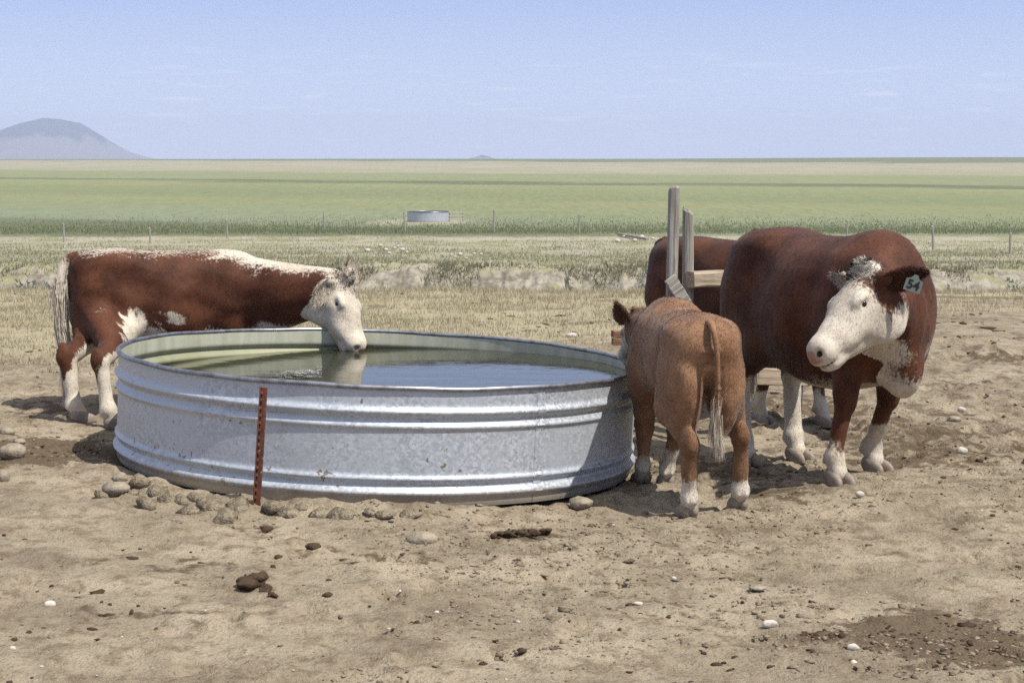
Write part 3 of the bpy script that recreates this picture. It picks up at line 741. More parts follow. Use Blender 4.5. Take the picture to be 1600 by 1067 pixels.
blades('pasture_grass', np.stack([x, y, ground_fine(x, y)], 1), r.uniform(.03, .13, len(x)), r.uniform(.02, .05, len(x)), r.uniform(.1, .9, len(x)), m_past, 2)
y = r.uniform(109.5, 114, 60000) + r.exponential(7.0, 60000); x = r.uniform(-.36, .36, len(y)) * y
k = (np.hypot((x - pf[0] - .4) / 3.4, (y - pf[1] - .8) / 5.5) > r.uniform(.55, 1.0, len(x))); x, y = x[k], y[k]
blades('crop', np.stack([x, y, terrain(x, y)], 1), r.uniform(.05, .20, len(x)), r.uniform(.03, .07, len(x)), r.uniform(.05, .6, len(x)), m_crop, 3)

y = r.uniform(45.0, 51.6, 60000); x = r.uniform(-.36, .36, len(y)) * y
k = r.random(len(x)) < sstep(fbm(x * .55, y * .5, 131, 4), .57, .70); x, y = x[k], y[k]
blades('bank_weeds', np.stack([x, y, ground_fine(x, y)], 1), r.uniform(.05, .24, len(x)), r.uniform(.02, .05, len(x)), r.uniform(.1, .8, len(x)), grass_mat('bank_weed', (.15, .155, .09), (.33, .30, .20), (.19, .185, .12)), 9)

m_sage = grass_mat('sagebrush_leaf', (.20, .215, .165), (.33, .34, .27), (.26, .275, .21))
m_twig, nt = mat('grey_twig'); finish(nt, (.16, .13, .10), .9)
def shrub(px, py, wpx, hpx, Y, label, seed):
    c = at(px, py, Y); s = Y / FPX; w = wpx * s / 2; h = hpx * s
    zb = float(terrain(c[0], Y)); r = np.random.default_rng(seed)
    e = empty('sagebrush', (c[0], Y, zb)); tag(e, label, 'shrub', 'sagebrush along the gully')
    h = max(h, c[2] - zb + h * .5); n = 900
    d = r.normal(size=(n, 3)); d /= np.linalg.norm(d, axis=1)[:, None]; d[:, 2] = np.abs(d[:, 2])
    lump = .75 + .35 * np.sin(d[:, 0] * 5 + seed) * np.sin(d[:, 1] * 4 + 2)
    P = d * (r.random(n) ** .4 * lump)[:, None] * np.array([w, w * .8, h])
    tip = P + d * np.array([.5, .5, 1]) * .11 + r.normal(size=(n, 3)) * .04; sd = r.normal(size=(n, 3)) * .028
    V = np.stack([P - sd, P + sd, tip], 1).reshape(-1, 3)
    o = mesh_obj('foliage', V, np.arange(3 * n).reshape(n, 3), m_sage, e, False, {'tint': np.repeat(r.random(n), 3)}); tag(o, kind='stuff')
    V = []; F = []
    for i in range(9):
        a = r.uniform(0, 6.28); q = np.array([math.cos(a) * w * .6, math.sin(a) * w * .5, h * .75]); b = len(V)
        for t, rr in ((0, .02), (1, .006)):
            for k_ in range(3): V.append(q * t + rr * np.array([math.cos(k_ * 2.1), math.sin(k_ * 2.1), 0]))
        for k_ in range(3): F.append((b + k_, b + (k_ + 1) % 3, b + 3 + (k_ + 1) % 3, b + 3 + k_))
    mesh_obj('stems', V, F, m_twig, e)
for k_, (a, b, w, h, Y, lab) in enumerate([(88, 436, 70, 24, 42, 'grey green sagebrush behind the rump of the drinking cow'), (40, 430, 46, 16, 45, 'low sagebrush at the far left of the gully'),
        (590, 447, 60, 20, 43, 'sagebrush in the gully right of the drinking cow head'), (955, 440, 62, 24, 43, 'sagebrush in the gully nearest the left of the calf'), (1005, 436, 60, 26, 43, 'sagebrush in the gully just left of the tall posts'),
        (890, 436, 36, 20, 45, 'dark sagebrush on the cut bank left of the calf'), (1500, 438, 90, 14, 42, 'spreading sagebrush in the gully at right'), (1590, 430, 60, 14, 44, 'sagebrush at the right picture edge')]):
    shrub(a, b, w, h, Y, lab, 500 + k_)

# ------------------------------------------------------------------ cattle
def smin(a, b, k):
    h = np.clip(.5 + .5 * (b - a) / k, 0, 1)
    return b * (1 - h) + a * h - k * h * (1 - h)

class Prim:
    def __init__(s, fn, lo, hi, k, g, cut=False):
        s.fn, s.lo, s.hi, s.k, s.g, s.cut = fn, np.asarray(lo), np.asarray(hi), k, g, cut

def P_cone(a, b, ra, rb, k=.04, g='body', flat=None):
    a = np.asarray(a, np.float32); b = np.asarray(b, np.float32); ab = b - a; L2 = float(ab @ ab) + 1e-9
    rm = max(ra, rb)
    def fn(p):
        q = p - a
        if flat is not None:
            ax, s = flat; ax = np.asarray(ax, np.float32); q = q + (q @ ax)[..., None] * ax * (1 / s - 1)
            abf = ab + ax * float(ab @ ax) * (1 / s - 1)
        else: abf = ab
        l2 = float(abf @ abf) + 1e-9
        t = np.clip((q @ abf) / l2, 0, 1)
        return np.sqrt(((q - t[..., None] * abf) ** 2).sum(-1)) - (ra + (rb - ra) * t)
    return Prim(fn, np.minimum(a, b) - rm, np.maximum(a, b) + rm, k, g)

def P_ell(c, r, R=None, k=.04, g='body', cut=False):
    c = np.asarray(c, np.float32); r = np.asarray(r, np.float32)
    def fn(p):
        q = p - c
        if R is not None: q = q @ R              # columns of R are the local axes
        k0 = np.sqrt(((q / r) ** 2).sum(-1)); k1 = np.sqrt(((q / (r * r)) ** 2).sum(-1)) + 1e-6
        return k0 * (k0 - 1) / k1
    m = float(r.max())
    return Prim(fn, c - m, c + m, k, g, cut)

def P_loft(tab, s, k=.05, g='body'):
    t = np.array(tab, float) * s; xs = t[:, 0]
    xf = np.linspace(xs[0], xs[-1], 120)
    def smooth(col):
        v = np.interp(xf, xs, col); 
        for _ in range(6): v[1:-1] = (v[:-2] + 2 * v[1:-1] + v[2:]) / 4
        return v
    T, B, W = smooth(t[:, 1]), smooth(t[:, 2]), smooth(t[:, 3])
    def fn(p):
        x = p[..., 0]
        top = np.interp(x, xf, T); bot = np.interp(x, xf, B); w = np.interp(x, xf, W)
        zc = bot + (top - bot) * .47; up = p[..., 2] > zc
        hh = np.where(up, top - zc, zc - bot)
        u = np.abs(p[..., 1]) / w; v = np.abs(p[..., 2] - zc) / hh
        n = 2.25
        k0 = (u ** n + v ** n) ** (1 / n) + 1e-6
        rad = np.sqrt(p[..., 1] ** 2 + (p[..., 2] - zc) ** 2)
        d = np.where(k0 < .05, -np.minimum(w, hh), rad * (1 - 1 / np.maximum(k0, .05)))
        return np.maximum(d, np.maximum(x - xs[-1], xs[0] - x)).astype(np.float32)
    return Prim(fn, (xs[0], -W.max(), B.min()), (xs[-1], W.max(), T.max()), k, g)

def surface_nets(prims, vox, limit=None):
    lo = np.min([p.lo for p in prims if not p.cut], 0) - .05; hi = np.max([p.hi for p in prims if not p.cut], 0) + .05
    n = np.ceil((hi - lo) / vox).astype(int) + 1
    F = np.full(n, 1.0, np.float32)
    ax = [(lo[i] + vox * np.arange(n[i])).astype(np.float32) for i in range(3)]
    for p in prims:
        pad = p.k + 3 * vox
        i0 = np.clip(np.floor((p.lo - pad - lo) / vox).astype(int), 0, n); i1 = np.clip(np.ceil((p.hi + pad - lo) / vox).astype(int) + 1, 0, n)
        g = np.stack(np.meshgrid(*[ax[i][i0[i]:i1[i]] for i in range(3)], indexing='ij'), -1)
        d = p.fn(g).astype(np.float32)
        sl = tuple(slice(i0[i], i1[i]) for i in range(3))
        if p.cut: F[sl] = -smin(-F[sl], d, p.k)
        else: F[sl] = smin(F[sl], d, p.k)
    if limit is not None: F = limit(F, ax)
    ins = F < 0
    c = [F[a:n[0] - 1 + a, b:n[1] - 1 + b, d:n[2] - 1 + d] for a in (0, 1) for b in (0, 1) for d in (0, 1)]
    offs = np.array([(a, b, d) for a in (0, 1) for b in (0, 1) for d in (0, 1)], np.float32)
    cnt = sum((q < 0).astype(np.int8) for q in c)
    act = (cnt > 0) & (cnt < 8)
    ids = np.full(act.shape, -1, np.int64); cells = np.argwhere(act); ids[act] = np.arange(len(cells))
    vals = np.stack([q[act] for q in c], 1)
    acc = np.zeros((len(cells), 3), np.float32); num = np.zeros(len(cells), np.float32)
    for i in range(8):
        for j in range(i + 1, 8):
            if np.abs(offs[i] - offs[j]).sum() != 1: continue
            a, b = vals[:, i], vals[:, j]; cr = (a < 0) != (b < 0)
            t = np.where(cr, a / np.where(cr, a - b, 1), 0)
            pt = offs[i] + t[:, None] * (offs[j] - offs[i])
            acc += np.where(cr[:, None], pt, 0); num += cr
    V = lo + vox * (cells + acc / num[:, None])
    faces = []
    for axis in range(3):
        s0 = [slice(None)] * 3; s1 = [slice(None)] * 3
        s0[axis] = slice(0, -1); s1[axis] = slice(1, None)
        A = ins[tuple(s0)]; B = ins[tuple(s1)]
        e = np.argwhere(A != B)
        o1, o2 = [i for i in range(3) if i != axis]
        e = e[(e[:, o1] > 0) & (e[:, o2] > 0) & (e[:, o1] < n[o1] - 1) & (e[:, o2] < n[o2] - 1)]
        def cid(d1, d2):
            q = e.copy(); q[:, o1] += d1; q[:, o2] += d2
            return ids[q[:, 0], q[:, 1], q[:, 2]]
        quad = np.stack([cid(-1, -1), cid(0, -1), cid(0, 0), cid(-1, 0)], 1)
        flip = A[e[:, 0], e[:, 1], e[:, 2]]
        if axis == 1: flip = ~flip
        quad[~flip] = quad[~flip][:, ::-1]
        faces.append(quad)
    Q = np.concatenate(faces)
    # one relaxing pass
    for _ in range(2):
        s = np.zeros_like(V); m = np.zeros(len(V))
        for i in range(4):
            for j in ((i + 1) % 4, (i - 1) % 4):
                np.add.at(s, Q[:, i], V[Q[:, j]]); np.add.at(m, Q[:, i], 1)
        V = V * .5 + .5 * s / m[:, None]
    return V, Q

def normals_of(V, Q):
    nrm = np.cross(V[Q[:, 2]] - V[Q[:, 0]], V[Q[:, 3]] - V[Q[:, 1]]); N = np.zeros_like(V)
    for i in range(4): np.add.at(N, Q[:, i], nrm)
    return N / (np.linalg.norm(N, axis=1)[:, None] + 1e-12)

def n3(p, f, seed=0):                       # cheap smooth 3-D noise in -1..1
    r = np.random.default_rng(seed); t = 0
    for i in range(5):
        w = r.normal(size=3) * f * (1 + .6 * i); t = t + np.sin(p @ w + r.uniform(0, 6.28)) / (1 + .5 * i)
    return t / 2.0

FUR = {}
def hide_mat(name, d, l, wh=(.60, .53, .425), sheen=.06):
    m = _hide(name, d, l, wh, sheen, False); FUR[name] = _hide(name + '_hair', d, l, wh, sheen, True)
    return m
def _hide(name, d, l, wh, sheen, hair):
    m, nt = mat(name)
    tc = nd(nt, 'ShaderNodeTexCoord').outputs['Object']
    n1 = NOISE(nt, tc, 5, 5, .6); n2 = NOISE(nt, tc, 70, 4, .65); n4 = NOISE(nt, MAPV(nt, tc, (60, 60, 18)), 1.0, 4, .65)
    tint = ATT(nt, 'tint').outputs['Fac']
    br = MIX(nt, SS(nt, n1, .3, .7), d, l)
    br = MIX(nt, M(nt, 'MULTIPLY', SS(nt, n4, .4, .75), .22), br, tuple(x * .45 for x in d))
    br = MIX(nt, 1.0, br, nd(nt, 'ShaderNodeMapRange', {0: tint, 1: 0.0, 2: 1.0, 3: .72, 4: 1.3}).outputs[0], 'MULTIPLY')
    w = MIX(nt, SS(nt, n1, .35, .75), wh, tuple(x * .68 for x in (wh[0], wh[1] * .97, wh[2] * .92)))
    w = MIX(nt, M(nt, 'MULTIPLY', SS(nt, n2, .55, .75), .3), w, (.42, .36, .28))
    wa = ATT(nt, 'white').outputs['Fac']
    wm_ = SS(nt, M(nt, 'ADD', wa, M(nt, 'ADD', M(nt, 'MULTIPLY', M(nt, 'SUBTRACT', n4, .5), .10), M(nt, 'MULTIPLY', M(nt, 'SUBTRACT', n2, .5), .09))), -.02, .026)
    c = MIX(nt, wm_, br, w)
    pk = ATT(nt, 'pink').outputs['Fac']
    c = MIX(nt, SS(nt, pk, .25, .75), c, (.37, .225, .165))
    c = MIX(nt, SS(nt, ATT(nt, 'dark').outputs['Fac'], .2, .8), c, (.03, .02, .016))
    mud = SS(nt, M(nt, 'ADD', ATT(nt, 'mud').outputs['Fac'], M(nt, 'MULTIPLY', M(nt, 'SUBTRACT', n1, .5), .8)), .35, .7)
    c = MIX(nt, M(nt, 'MULTIPLY', mud, .7), c, (.26, .20, .14))
    if hair:
        nv = nd(nt, 'ShaderNodeVectorTransform', {0: ATT(nt, 'skin_normal').outputs['Vector']}, vector_type='NORMAL', convert_from='OBJECT', convert_to='WORLD')
        finish(nt, c, .7, spec=.12, **{'Normal': nv.outputs[0], 'Sheen Weight': sheen})
        return m
    finish(nt, c, .62, bump=M(nt, 'ADD', n4, M(nt, 'MULTIPLY', n2, .5)), bstr=.32, bdist=.010, spec=.13, **{'Sheen Weight': sheen, 'Sheen Roughness': .45})
    return m
m_hide = hide_mat('red_brown_hide', (.052, .0180, .0090), (.108, .0400, .0190))
m_hide2 = hide_mat('dark_red_hide', (.044, .0155, .0080), (.084, .031, .0150))
m_calf = hide_mat('tan_calf_hide', (.175, .086, .043), (.285, .158, .086), sheen=.12)
m_hoof, nt = mat('horn_hoof')
tc = nd(nt, 'ShaderNodeTexCoord').outputs['Object']
hn = NOISE(nt, MAPV(nt, tc, (20, 20, 90)), 1.0, 4, .6)
finish(nt, MIX(nt, hn, (.13, .10, .075), (.34, .28, .22)), .55, bump=hn, bstr=.3, bdist=.004, spec=.35)
m_eye, nt = mat('dark_wet_eye'); finish(nt, (.012, .009, .008), .12, spec=.6)
m_lid, nt = mat('eyelid_skin'); finish(nt, (.40, .26, .20), .6)
m_tagp, nt = mat('ear_tag_plastic'); finish(nt, (.14, .165, .14), .5)
m_ink, nt = mat('tag_ink'); finish(nt, (.012, .012, .012), .6)
m_wire, nt = mat('metal_ear_clip'); finish(nt, (.75, .75, .74), .35, metallic=.8)

TORSO = [(-.80, 1.05, .90, .05), (-.785, 1.14, .80, .12), (-.73, 1.225, .72, .185), (-.62, 1.262, .64, .235), (-.47, 1.268, .56, .265), (-.30, 1.255, .50, .30), (-.05, 1.243, .455, .335),
         (.15, 1.248, .46, .325), (.33, 1.272, .50, .275), (.47, 1.275, .53, .235), (.58, 1.225, .575, .185), (.66, 1.12, .66, .11), (.69, 1.02, .75, .04)]

def hoof_geo():
    pr = []
    for sy in (-1, 1):
        a = math.radians(6) * sy
        R = np.array([[math.cos(a), -math.sin(a), 0], [math.sin(a), math.cos(a), 0], [0, 0, 1]], np.float32)
        pr.append(P_ell((.020, .0285 * sy, .012), (.072, .029, .058), R, .006))
        pr.append(P_ell((-.02, .026 * sy, .045), (.045, .030, .045), R, .008))
    def limit(F, ax):
        z = ax[2][None, None, :]; x = ax[0][:, None, None]
        F = -smin(-F, -( .0 - z) * -1 * -1, .004) if False else np.maximum(F, -z)
        return np.maximum(F, z - .082 + .45 * np.maximum(x, 0))
    return surface_nets(pr, .0055, limit)
HOOF_V, HOOF_F = hoof_geo()

def ear_geo(L_=.20, W_=.055):
    n, m_ = 14, 11; out = []; inn = []
    for i in range(n + 1):
        t = i / n
        w = W_ * (math.sin(math.pi * min(1, t * .92 + .06) ** .8) ** .75 + .03); curl = 1.35 - .75 * t
        for j in range(m_):
            s = (j / (m_ - 1) - .5) * 2; a = s * curl
            y = w * math.sin(a) / max(.3, math.sin(min(curl, 1.5))); z = w * .9 * (math.cos(a) - 1)
            out.append((t * L_, y, z * -1 - .012 * t)); 
            inn.append((t * L_ * .985 + .001, y * .88, z * -1 * .9 + .007 - .012 * t))
    V = np.array(out + inn); N_ = (n + 1) * m_; F = []
    for i in range(n):
        for j in range(m_ - 1):
            a, b, c, d = i * m_ + j, i * m_ + j + 1, (i + 1) * m_ + j + 1, (i + 1) * m_ + j
            F.append((d, c, b, a)); F.append((N_ + a, N_ + b, N_ + c, N_ + d))
        for j in (0, m_ - 1):
            a, d = i * m_ + j, (i + 1) * m_ + j
            F.append((a, d, N_ + d, N_ + a))
    for j in range(m_ - 1): F.append((n * m_ + j, n * m_ + j + 1, N_ + n * m_ + j + 1, N_ + n * m_ + j))
    inner = np.concatenate([np.zeros(N_), np.ones(N_)])
    return V, np.array(F), inner

def basis(x, zhint):
    x = np.asarray(x, float); x = x / np.linalg.norm(x); z = np.asarray(zhint, float); z = z - x * (z @ x); z /= np.linalg.norm(z)
    return np.stack([x, np.cross(z, x), z], 1)         # columns

def fur_mesh(name, V, Q, N, attrs, length, width, count, mat_, parent, flow, seed, lift=.35, where=None):
    r = np.random.default_rng(seed)
    A = np.linalg.norm(np.cross(V[Q[:, 2]] - V[Q[:, 0]], V[Q[:, 3]] - V[Q[:, 1]]), axis=1)
    if where is not None: A = A * where(V[Q].mean(1))
    f = r.choice(len(Q), count, p=A / A.sum()); w = r.dirichlet((1, 1, 1, 1), count)
    root = (V[Q[f]] * w[..., None]).sum(1); nn = N[Q[f, 0]]
    fl = flow(root) + .45 * r.normal(size=(count, 3)); fl = fl - nn * (fl * nn).sum(1)[:, None]; fl /= np.linalg.norm(fl, axis=1)[:, None] + 1e-9
    ln = length * r.uniform(.5, 1.25, count) if np.isscalar(length) else length(root) * r.uniform(.5, 1.25, count)
    side = np.cross(nn, fl) * (width / 2); lf = lift * r.uniform(.4, 1.4, count)
    tip = root + fl * ln[:, None] + nn * (ln * lf)[:, None]
    VV = np.stack([root + side - nn * .002, root - side - nn * .002, tip], 1).reshape(-1, 3)
    at_ = {k: np.repeat(a[Q[f, 0]], 3) for k, a in attrs.items()}
    at_['tint'] = np.repeat(np.clip(at_['tint'][::3] + r.normal(size=count) * .12, 0, 1), 3)
    o = mesh_obj(name, VV, np.arange(3 * count).reshape(-1, 3), mat_, parent, False, at_)
    up = nn + fl * .12; up /= np.linalg.norm(up, axis=1)[:, None]
    sa = o.data.attributes.new('skin_normal', 'FLOAT_VECTOR', 'POINT'); sa.data.foreach_set('vector', np.repeat(up, 3, axis=0).astype(np.float32).ravel())
    return tag(o, kind='stuff')

def tube(path, radii, n=12):
    path = [Vector(p) for p in path]; V = []; F = []
    up = Vector((0, 1, 0))
    for i, p in enumerate(path):
        d = (path[min(i + 1, len(path) - 1)] - path[max(i - 1, 0)]).normalized(); a = d.cross(up).normalized(); b = d.cross(a)
        for k_ in range(n): th = 2 * math.pi * k_ / n; V.append(p + (a * math.cos(th) + b * math.sin(th)) * radii[i])
    for i in range(len(path) - 1):
        for k_ in range(n): F.append((i * n + k_, i * n + (k_ + 1) % n, (i + 1) * n + (k_ + 1) % n, (i + 1) * n + k_))
    F.append(tuple(range(n - 1, -1, -1))); F.append(tuple((len(path) - 1) * n + k_ for k_ in range(n)))
    return np.array([v[:] for v in V]), F

def spline(pts, n):
    pts = np.array(pts, float); P = np.vstack([2 * pts[0] - pts[1], pts, 2 * pts[-1] - pts[-2]]); out = []
    for t in np.linspace(0, len(pts) - 1 - 1e-6, n):
        i = int(t); u = t - i; p0, p1, p2, p3 = P[i:i + 4]
        out.append(.5 * (2 * p1 + (p2 - p0) * u + (2 * p0 - 5 * p1 + 4 * p2 - p3) * u * u + (3 * p1 - p0 - 3 * p2 + p3) * u ** 3))
    return np.array(out)

def build_cow(name, label, O, theta, s, hide, hooves, poll, nose, dorsal, hs, pattern, tail, torso=TORSO, slim=1.0, legr=1.0, neckr=1.0, vox=.0115, ears=None, furlen=.012, furn=60000,
              brisket=1.0, hump=0.0, dewlap=0.0, nblend=.09, seed=1, thigh=1.0, bellylift=0.0, withers=(.40, 1.10)):
    """hooves: FR, FL, HR, HL world x, y; poll, nose: world points; dorsal: world direction the forehead faces"""
    zb = float(terrain(O[0], O[1])); root = empty(name, (O[0], O[1], zb), theta); tag(root, label, 'calf' if 'calf' in name else 'cow')
    c, sn = math.cos(theta), math.sin(theta); Rw = np.array([[c, sn, 0], [-sn, c, 0], [0, 0, 1]])
    def lw(p): return Rw @ (np.asarray(p, float) - np.array([O[0], O[1], zb]))
    tab = [(x, t, b + bellylift * math.exp(-((x + .1) / .45) ** 2), w * slim) for x, t, b, w in torso]
    pr = [P_loft(tab, s)]
    A = lambda *v: np.array(v, float) * s
    # hip and shoulder forms
    for sy in (-1, 1):
        pr.append(P_ell(A(-.56, .15 * sy * slim, .93), A(.20, .125 * slim * thigh, .27), None, .07 * s))
        pr.append(P_ell(A(-.66, .12 * sy * slim, .78), A(.12, .105 * slim * thigh, .26), None, .07 * s))
        pr.append(P_ell(A(-.46, .17 * sy * slim, 1.15), A(.12, .07, .07), None, .13 * s))        # hook bone
        pr.append(P_ell(A(-.70, .085 * sy * slim, 1.12), A(.08, .06, .07), None, .12 * s))       # pin bone
        pr.append(P_ell(A(.37, .185 * sy * slim, .88), A(.17, .10, .30), None, .08 * s))           # shoulder
    if hump: pr.append(P_ell(A(.40, 0, 1.24), A(.24, .14, .07 + hump), None, .10 * s))
    hz = []
    legs_info = []
    for i, (hx, hy) in enumerate(hooves):
        H = lw((hx, hy, float(ground_fine(hx, hy)) + .002)); sy = -1 if i in (0, 2) else 1
        hz.append(H); g = 'leg%d' % i
        r_ = s * legr
        if i < 2:
            E_ = A(.40, .16 * sy * slim, .68); an = H + A(-.035, 0, .125); K_ = E_ * .44 + an * .56 + A(.025, 0, 0); K_[2] = H[2] + .415 * s
            pr += [P_cone(A(.40, .17 * sy * slim, .82), E_, .125 * r_, .098 * r_, .06 * s, g), P_cone(E_, K_ + A(0, 0, .05), .098 * r_, .060 * r_, .05 * s, g),
                   P_ell(K_ + A(.006, 0, 0), A(.058, .056, .075) * legr, None, .03 * s, g), P_cone(K_, an, .046 * r_, .041 * r_, .025 * s, g, None),
                   P_ell(an + A(0, 0, .005), A(.052, .054, .052) * legr, None, .03 * s, g), P_cone(an, H + A(-.002, 0, .055), .047 * r_, .050 * r_, .02 * s, g)]
            for dy in (-.025, .025): pr.append(P_ell(an + A(-.05, dy, -.02), A(.018, .015, .022), None, .012 * s, g))
        else:
            dxl = (H[0] / s + .60)
            St = A(-.40 + .35 * dxl, .185 * sy * slim, .68); Hk = np.array([H[0] - .075 * s, H[1] * .9 + .1 * St[1], H[2] + .475 * s]); an = H + A(-.045, 0, .13)
            pr += [P_cone(A(-.52, .17 * sy * slim, .92), St, .19 * s * thigh, .135 * s, .07 * s, g, ((0, 1, 0), .72)), P_cone(A(-.60, .16 * sy * slim, .80), (St + Hk) / 2 + A(-.035, 0, .03), .16 * s * thigh, .085 * r_, .06 * s, g, ((0, 1, 0), .75)),
                   P_cone(St, Hk, .115 * r_ * min(1, .3 + .7 * thigh), .056 * r_, .05 * s, g, ((0, 1, 0), .82)), P_ell(Hk + A(-.012, 0, .01), A(.052, .043, .075) * legr, None, .04 * s, g), P_ell(Hk + A(-.036, 0, .055), A(.022, .022, .05) * legr, None, .03 * s, g),
                   P_cone(Hk, an, .050 * r_, .043 * r_, .025 * s, g), P_ell(an, A(.054, .054, .052) * legr, None, .03 * s, g), P_cone(an, H + A(-.006, 0, .055), .047 * r_, .050 * r_, .02 * s, g)]
            for dy in (-.025, .025): pr.append(P_ell(an + A(-.05, dy, -.02), A(.018, .015, .022), None, .012 * s, g))
    # head frame
    po = lw(poll); no = lw(nose); dv = Rw @ np.asarray(dorsal, float); Hb = basis(no - po, dv); Rh = Hb.astype(np.float32)
    def hp(x, y, z): return po + Hb @ (np.array([x, y, z]) * hs)
    hv = lambda *v: np.array(v, float) * hs
    # neck
    nk = s * neckr; W1 = A(withers[0], 0, withers[1]); mid = (W1 + hp(-.02, 0, -.05)) / 2
    pr += [P_cone(W1, hp(.0, 0, -.055), .165 * nk, .100 * nk, nblend * s, 'neck', None), P_cone(A(.47, 0, .93), hp(.05, 0, -.14), .215 * nk, .098 * nk, nblend * s, 'neck'), P_cone(A(.50, 0, .78), hp(.03, 0, -.13), .18 * nk, .075 * nk, nblend * s, 'neck')]
    if dewlap: pr += [P_cone(A(.52, 0, .66), hp(.06, 0, -.23), .17 * s * dewlap, .085 * s * dewlap, .08 * s, 'neck'), P_cone(A(.50, 0, .80), hp(.0, 0, -.16), .20 * s * dewlap, .10 * s * dewlap, .08 * s, 'neck')]
    pr += [P_ell(A(.60, 0, .60), A(.13, .10, .15) * brisket, None, .08 * s, 'neck'), P_cone(A(.63, 0, .66), (A(.60, 0, .80) + hp(.03, 0, -.16)) / 2, .085 * s * brisket, .05 * s, .06 * s, 'neck')]
    # head
    K = .03 * hs
    pr += [P_ell(hp(.075, 0, -.055), hv(.12, .105, .115), Rh, K, 'head'), P_ell(hp(.17, 0, -.055), hv(.14, .108, .095), Rh, K, 'head'), P_cone(hp(.17, 0, -.068), hp(.40, 0, -.082), .100 * hs, .072 * hs, K, 'head'),
           P_ell(hp(.44, 0, -.085), hv(.068, .080, .070), Rh, K, 'head'), P_ell(hp(.425, 0, -.150), hv(.064, .064, .034), Rh, .012 * hs, 'head'), P_ell(hp(.005, 0, .035), hv(.055, .075, .045), Rh, K, 'head'),
           P_cone(hp(.09, 0, -.205), hp(.40, 0, -.142), .070 * hs, .042 * hs, .045 * hs, 'head')]
    for sy in (-1, 1):
        pr += [P_ell(hp(.105, .058 * sy, -.165), hv(.115, .048, .115), Rh, .05 * hs, 'head'), P_ell(hp(.175, .092 * sy, -.004), hv(.052, .028, .028), Rh, .025 * hs, 'head'), P_ell(hp(.28, .066 * sy, -.105), hv(.11, .030, .045), Rh, .035 * hs, 'head'),
               P_cone(hp(.03, .07 * sy, -.01), hp(.02, .125 * sy, -.012), .038 * hs, .030 * hs, .02 * hs, 'head')]
        pr.append(P_ell(hp(.176, .104 * sy, -.006), hv(.036, .020, .014), Rh, .010 * hs, 'head'))
        pr.append(P_ell(hp(.490, .046 * sy, -.062), hv(.028, .015, .020), Rh, .008 * hs, 'head', True))
        pr.append(P_ell(hp(.180, .124 * sy, -.030), hv(.027, .022, .017), Rh, .010 * hs, 'head', True))
    rc2 = np.random.default_rng(seed + 77)
    for _ in range(16):
        q = rc2.normal(size=3) * [.030, .040, .012] + [.012, 0, .070]; pr.append(P_ell(hp(*q), hv(.020, .018, .016) * rc2.uniform(.7, 1.2), Rh, .008 * hs, 'head'))
    for sy in (-1, 1):
        pr.append(P_ell(A(-.31, .375 * sy * slim, 1.06), A(.13, .08, .14), None, .10 * s, 'body', True))
        pr.append(P_ell(A(.17, .395 * sy * slim, .80), A(.05, .09, .28), None, .10 * s, 'body', True))
    pr.append(P_ell(hp(.485, 0, -.134), hv(.050, .10, .005), Rh, .008 * hs, 'head', True))
    V, Q = surface_nets(pr, vox); N = normals_of(V, Q)
    V = V + N * (.005 * n3(V, 6, seed + 3) + .0022 * n3(V, 22, seed + 4))[:, None]; N = normals_of(V, Q)
    # which group each vertex belongs to
    gn = sorted({p.g for p in pr}); dist = {g: np.full(len(V), 9., np.float32) for g in gn}
    V32 = V.astype(np.float32)
    for p in pr:
        if not p.cut: dist[p.g] = np.minimum(dist[p.g], p.fn(V32))
    hl = ((V - po) @ Hb) / hs
    info = dict(V=V / s, hl=hl, d=dist, N=N, s=s, zg=(V[:, 2]) / s)
    inhead = dist['head'] < np.minimum(dist['neck'], dist['body']) + .01
    hloc = np.stack([h for h in hz]); 
    white, extra = pattern(info, inhead)
    pink = sstep(hl[:, 0], .478, .500) * sstep(hl[:, 2], -.12, -.085) * inhead * (np.abs(hl[:, 1]) < .075)
    drk = np.zeros(len(V))
    for sy in (-1, 1):
        drk = np.maximum(drk, inhead * (1 - sstep(np.linalg.norm((hl - [.488, .046 * sy, -.063]) / [.024, .015, .018], axis=1), .7, 1.15)))
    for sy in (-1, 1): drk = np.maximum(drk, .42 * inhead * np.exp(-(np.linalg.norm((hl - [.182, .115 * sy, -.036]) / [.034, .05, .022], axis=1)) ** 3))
    drk = np.maximum(drk, .6 * inhead * (np.abs(hl[:, 2] + .134) < .005) * (hl[:, 0] > .45))
    zmin = np.full(len(V), 9.)
    for h in hz: zmin = np.minimum(zmin, np.where(np.hypot(V[:, 0] - h[0], V[:, 1] - h[1]) < .25 * s, V[:, 2] - h[2], 9))
    mud = np.clip(.62 - zmin / (.22 * s), 0, .6)
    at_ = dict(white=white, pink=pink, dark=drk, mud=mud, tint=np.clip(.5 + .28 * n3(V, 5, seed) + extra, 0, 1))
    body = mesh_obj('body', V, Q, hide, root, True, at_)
    down = np.array([-.45, 0, -.9])
    def flow(p):
        f = np.tile(down, (len(p), 1)); h_ = ((p - po) @ Hb) / hs; m_ = (h_[:, 0] > 0) & (h_[:, 0] < .6) & (np.abs(h_[:, 1]) < .2) & (np.abs(h_[:, 2]) < .25)
        f[m_] = Hb[:, 0] * .6 - Hb[:, 2] * .1
        return f
    nomuz = lambda p: np.where((((p - po) @ Hb)[:, 0] > .43 * hs) & (np.linalg.norm(p - po, axis=1) < .7 * hs), .02, 1.0)
    fur_mesh('coat', V, Q, N, at_, furlen * s, .0034, furn, FUR[hide.name], root, flow, seed, where=nomuz)
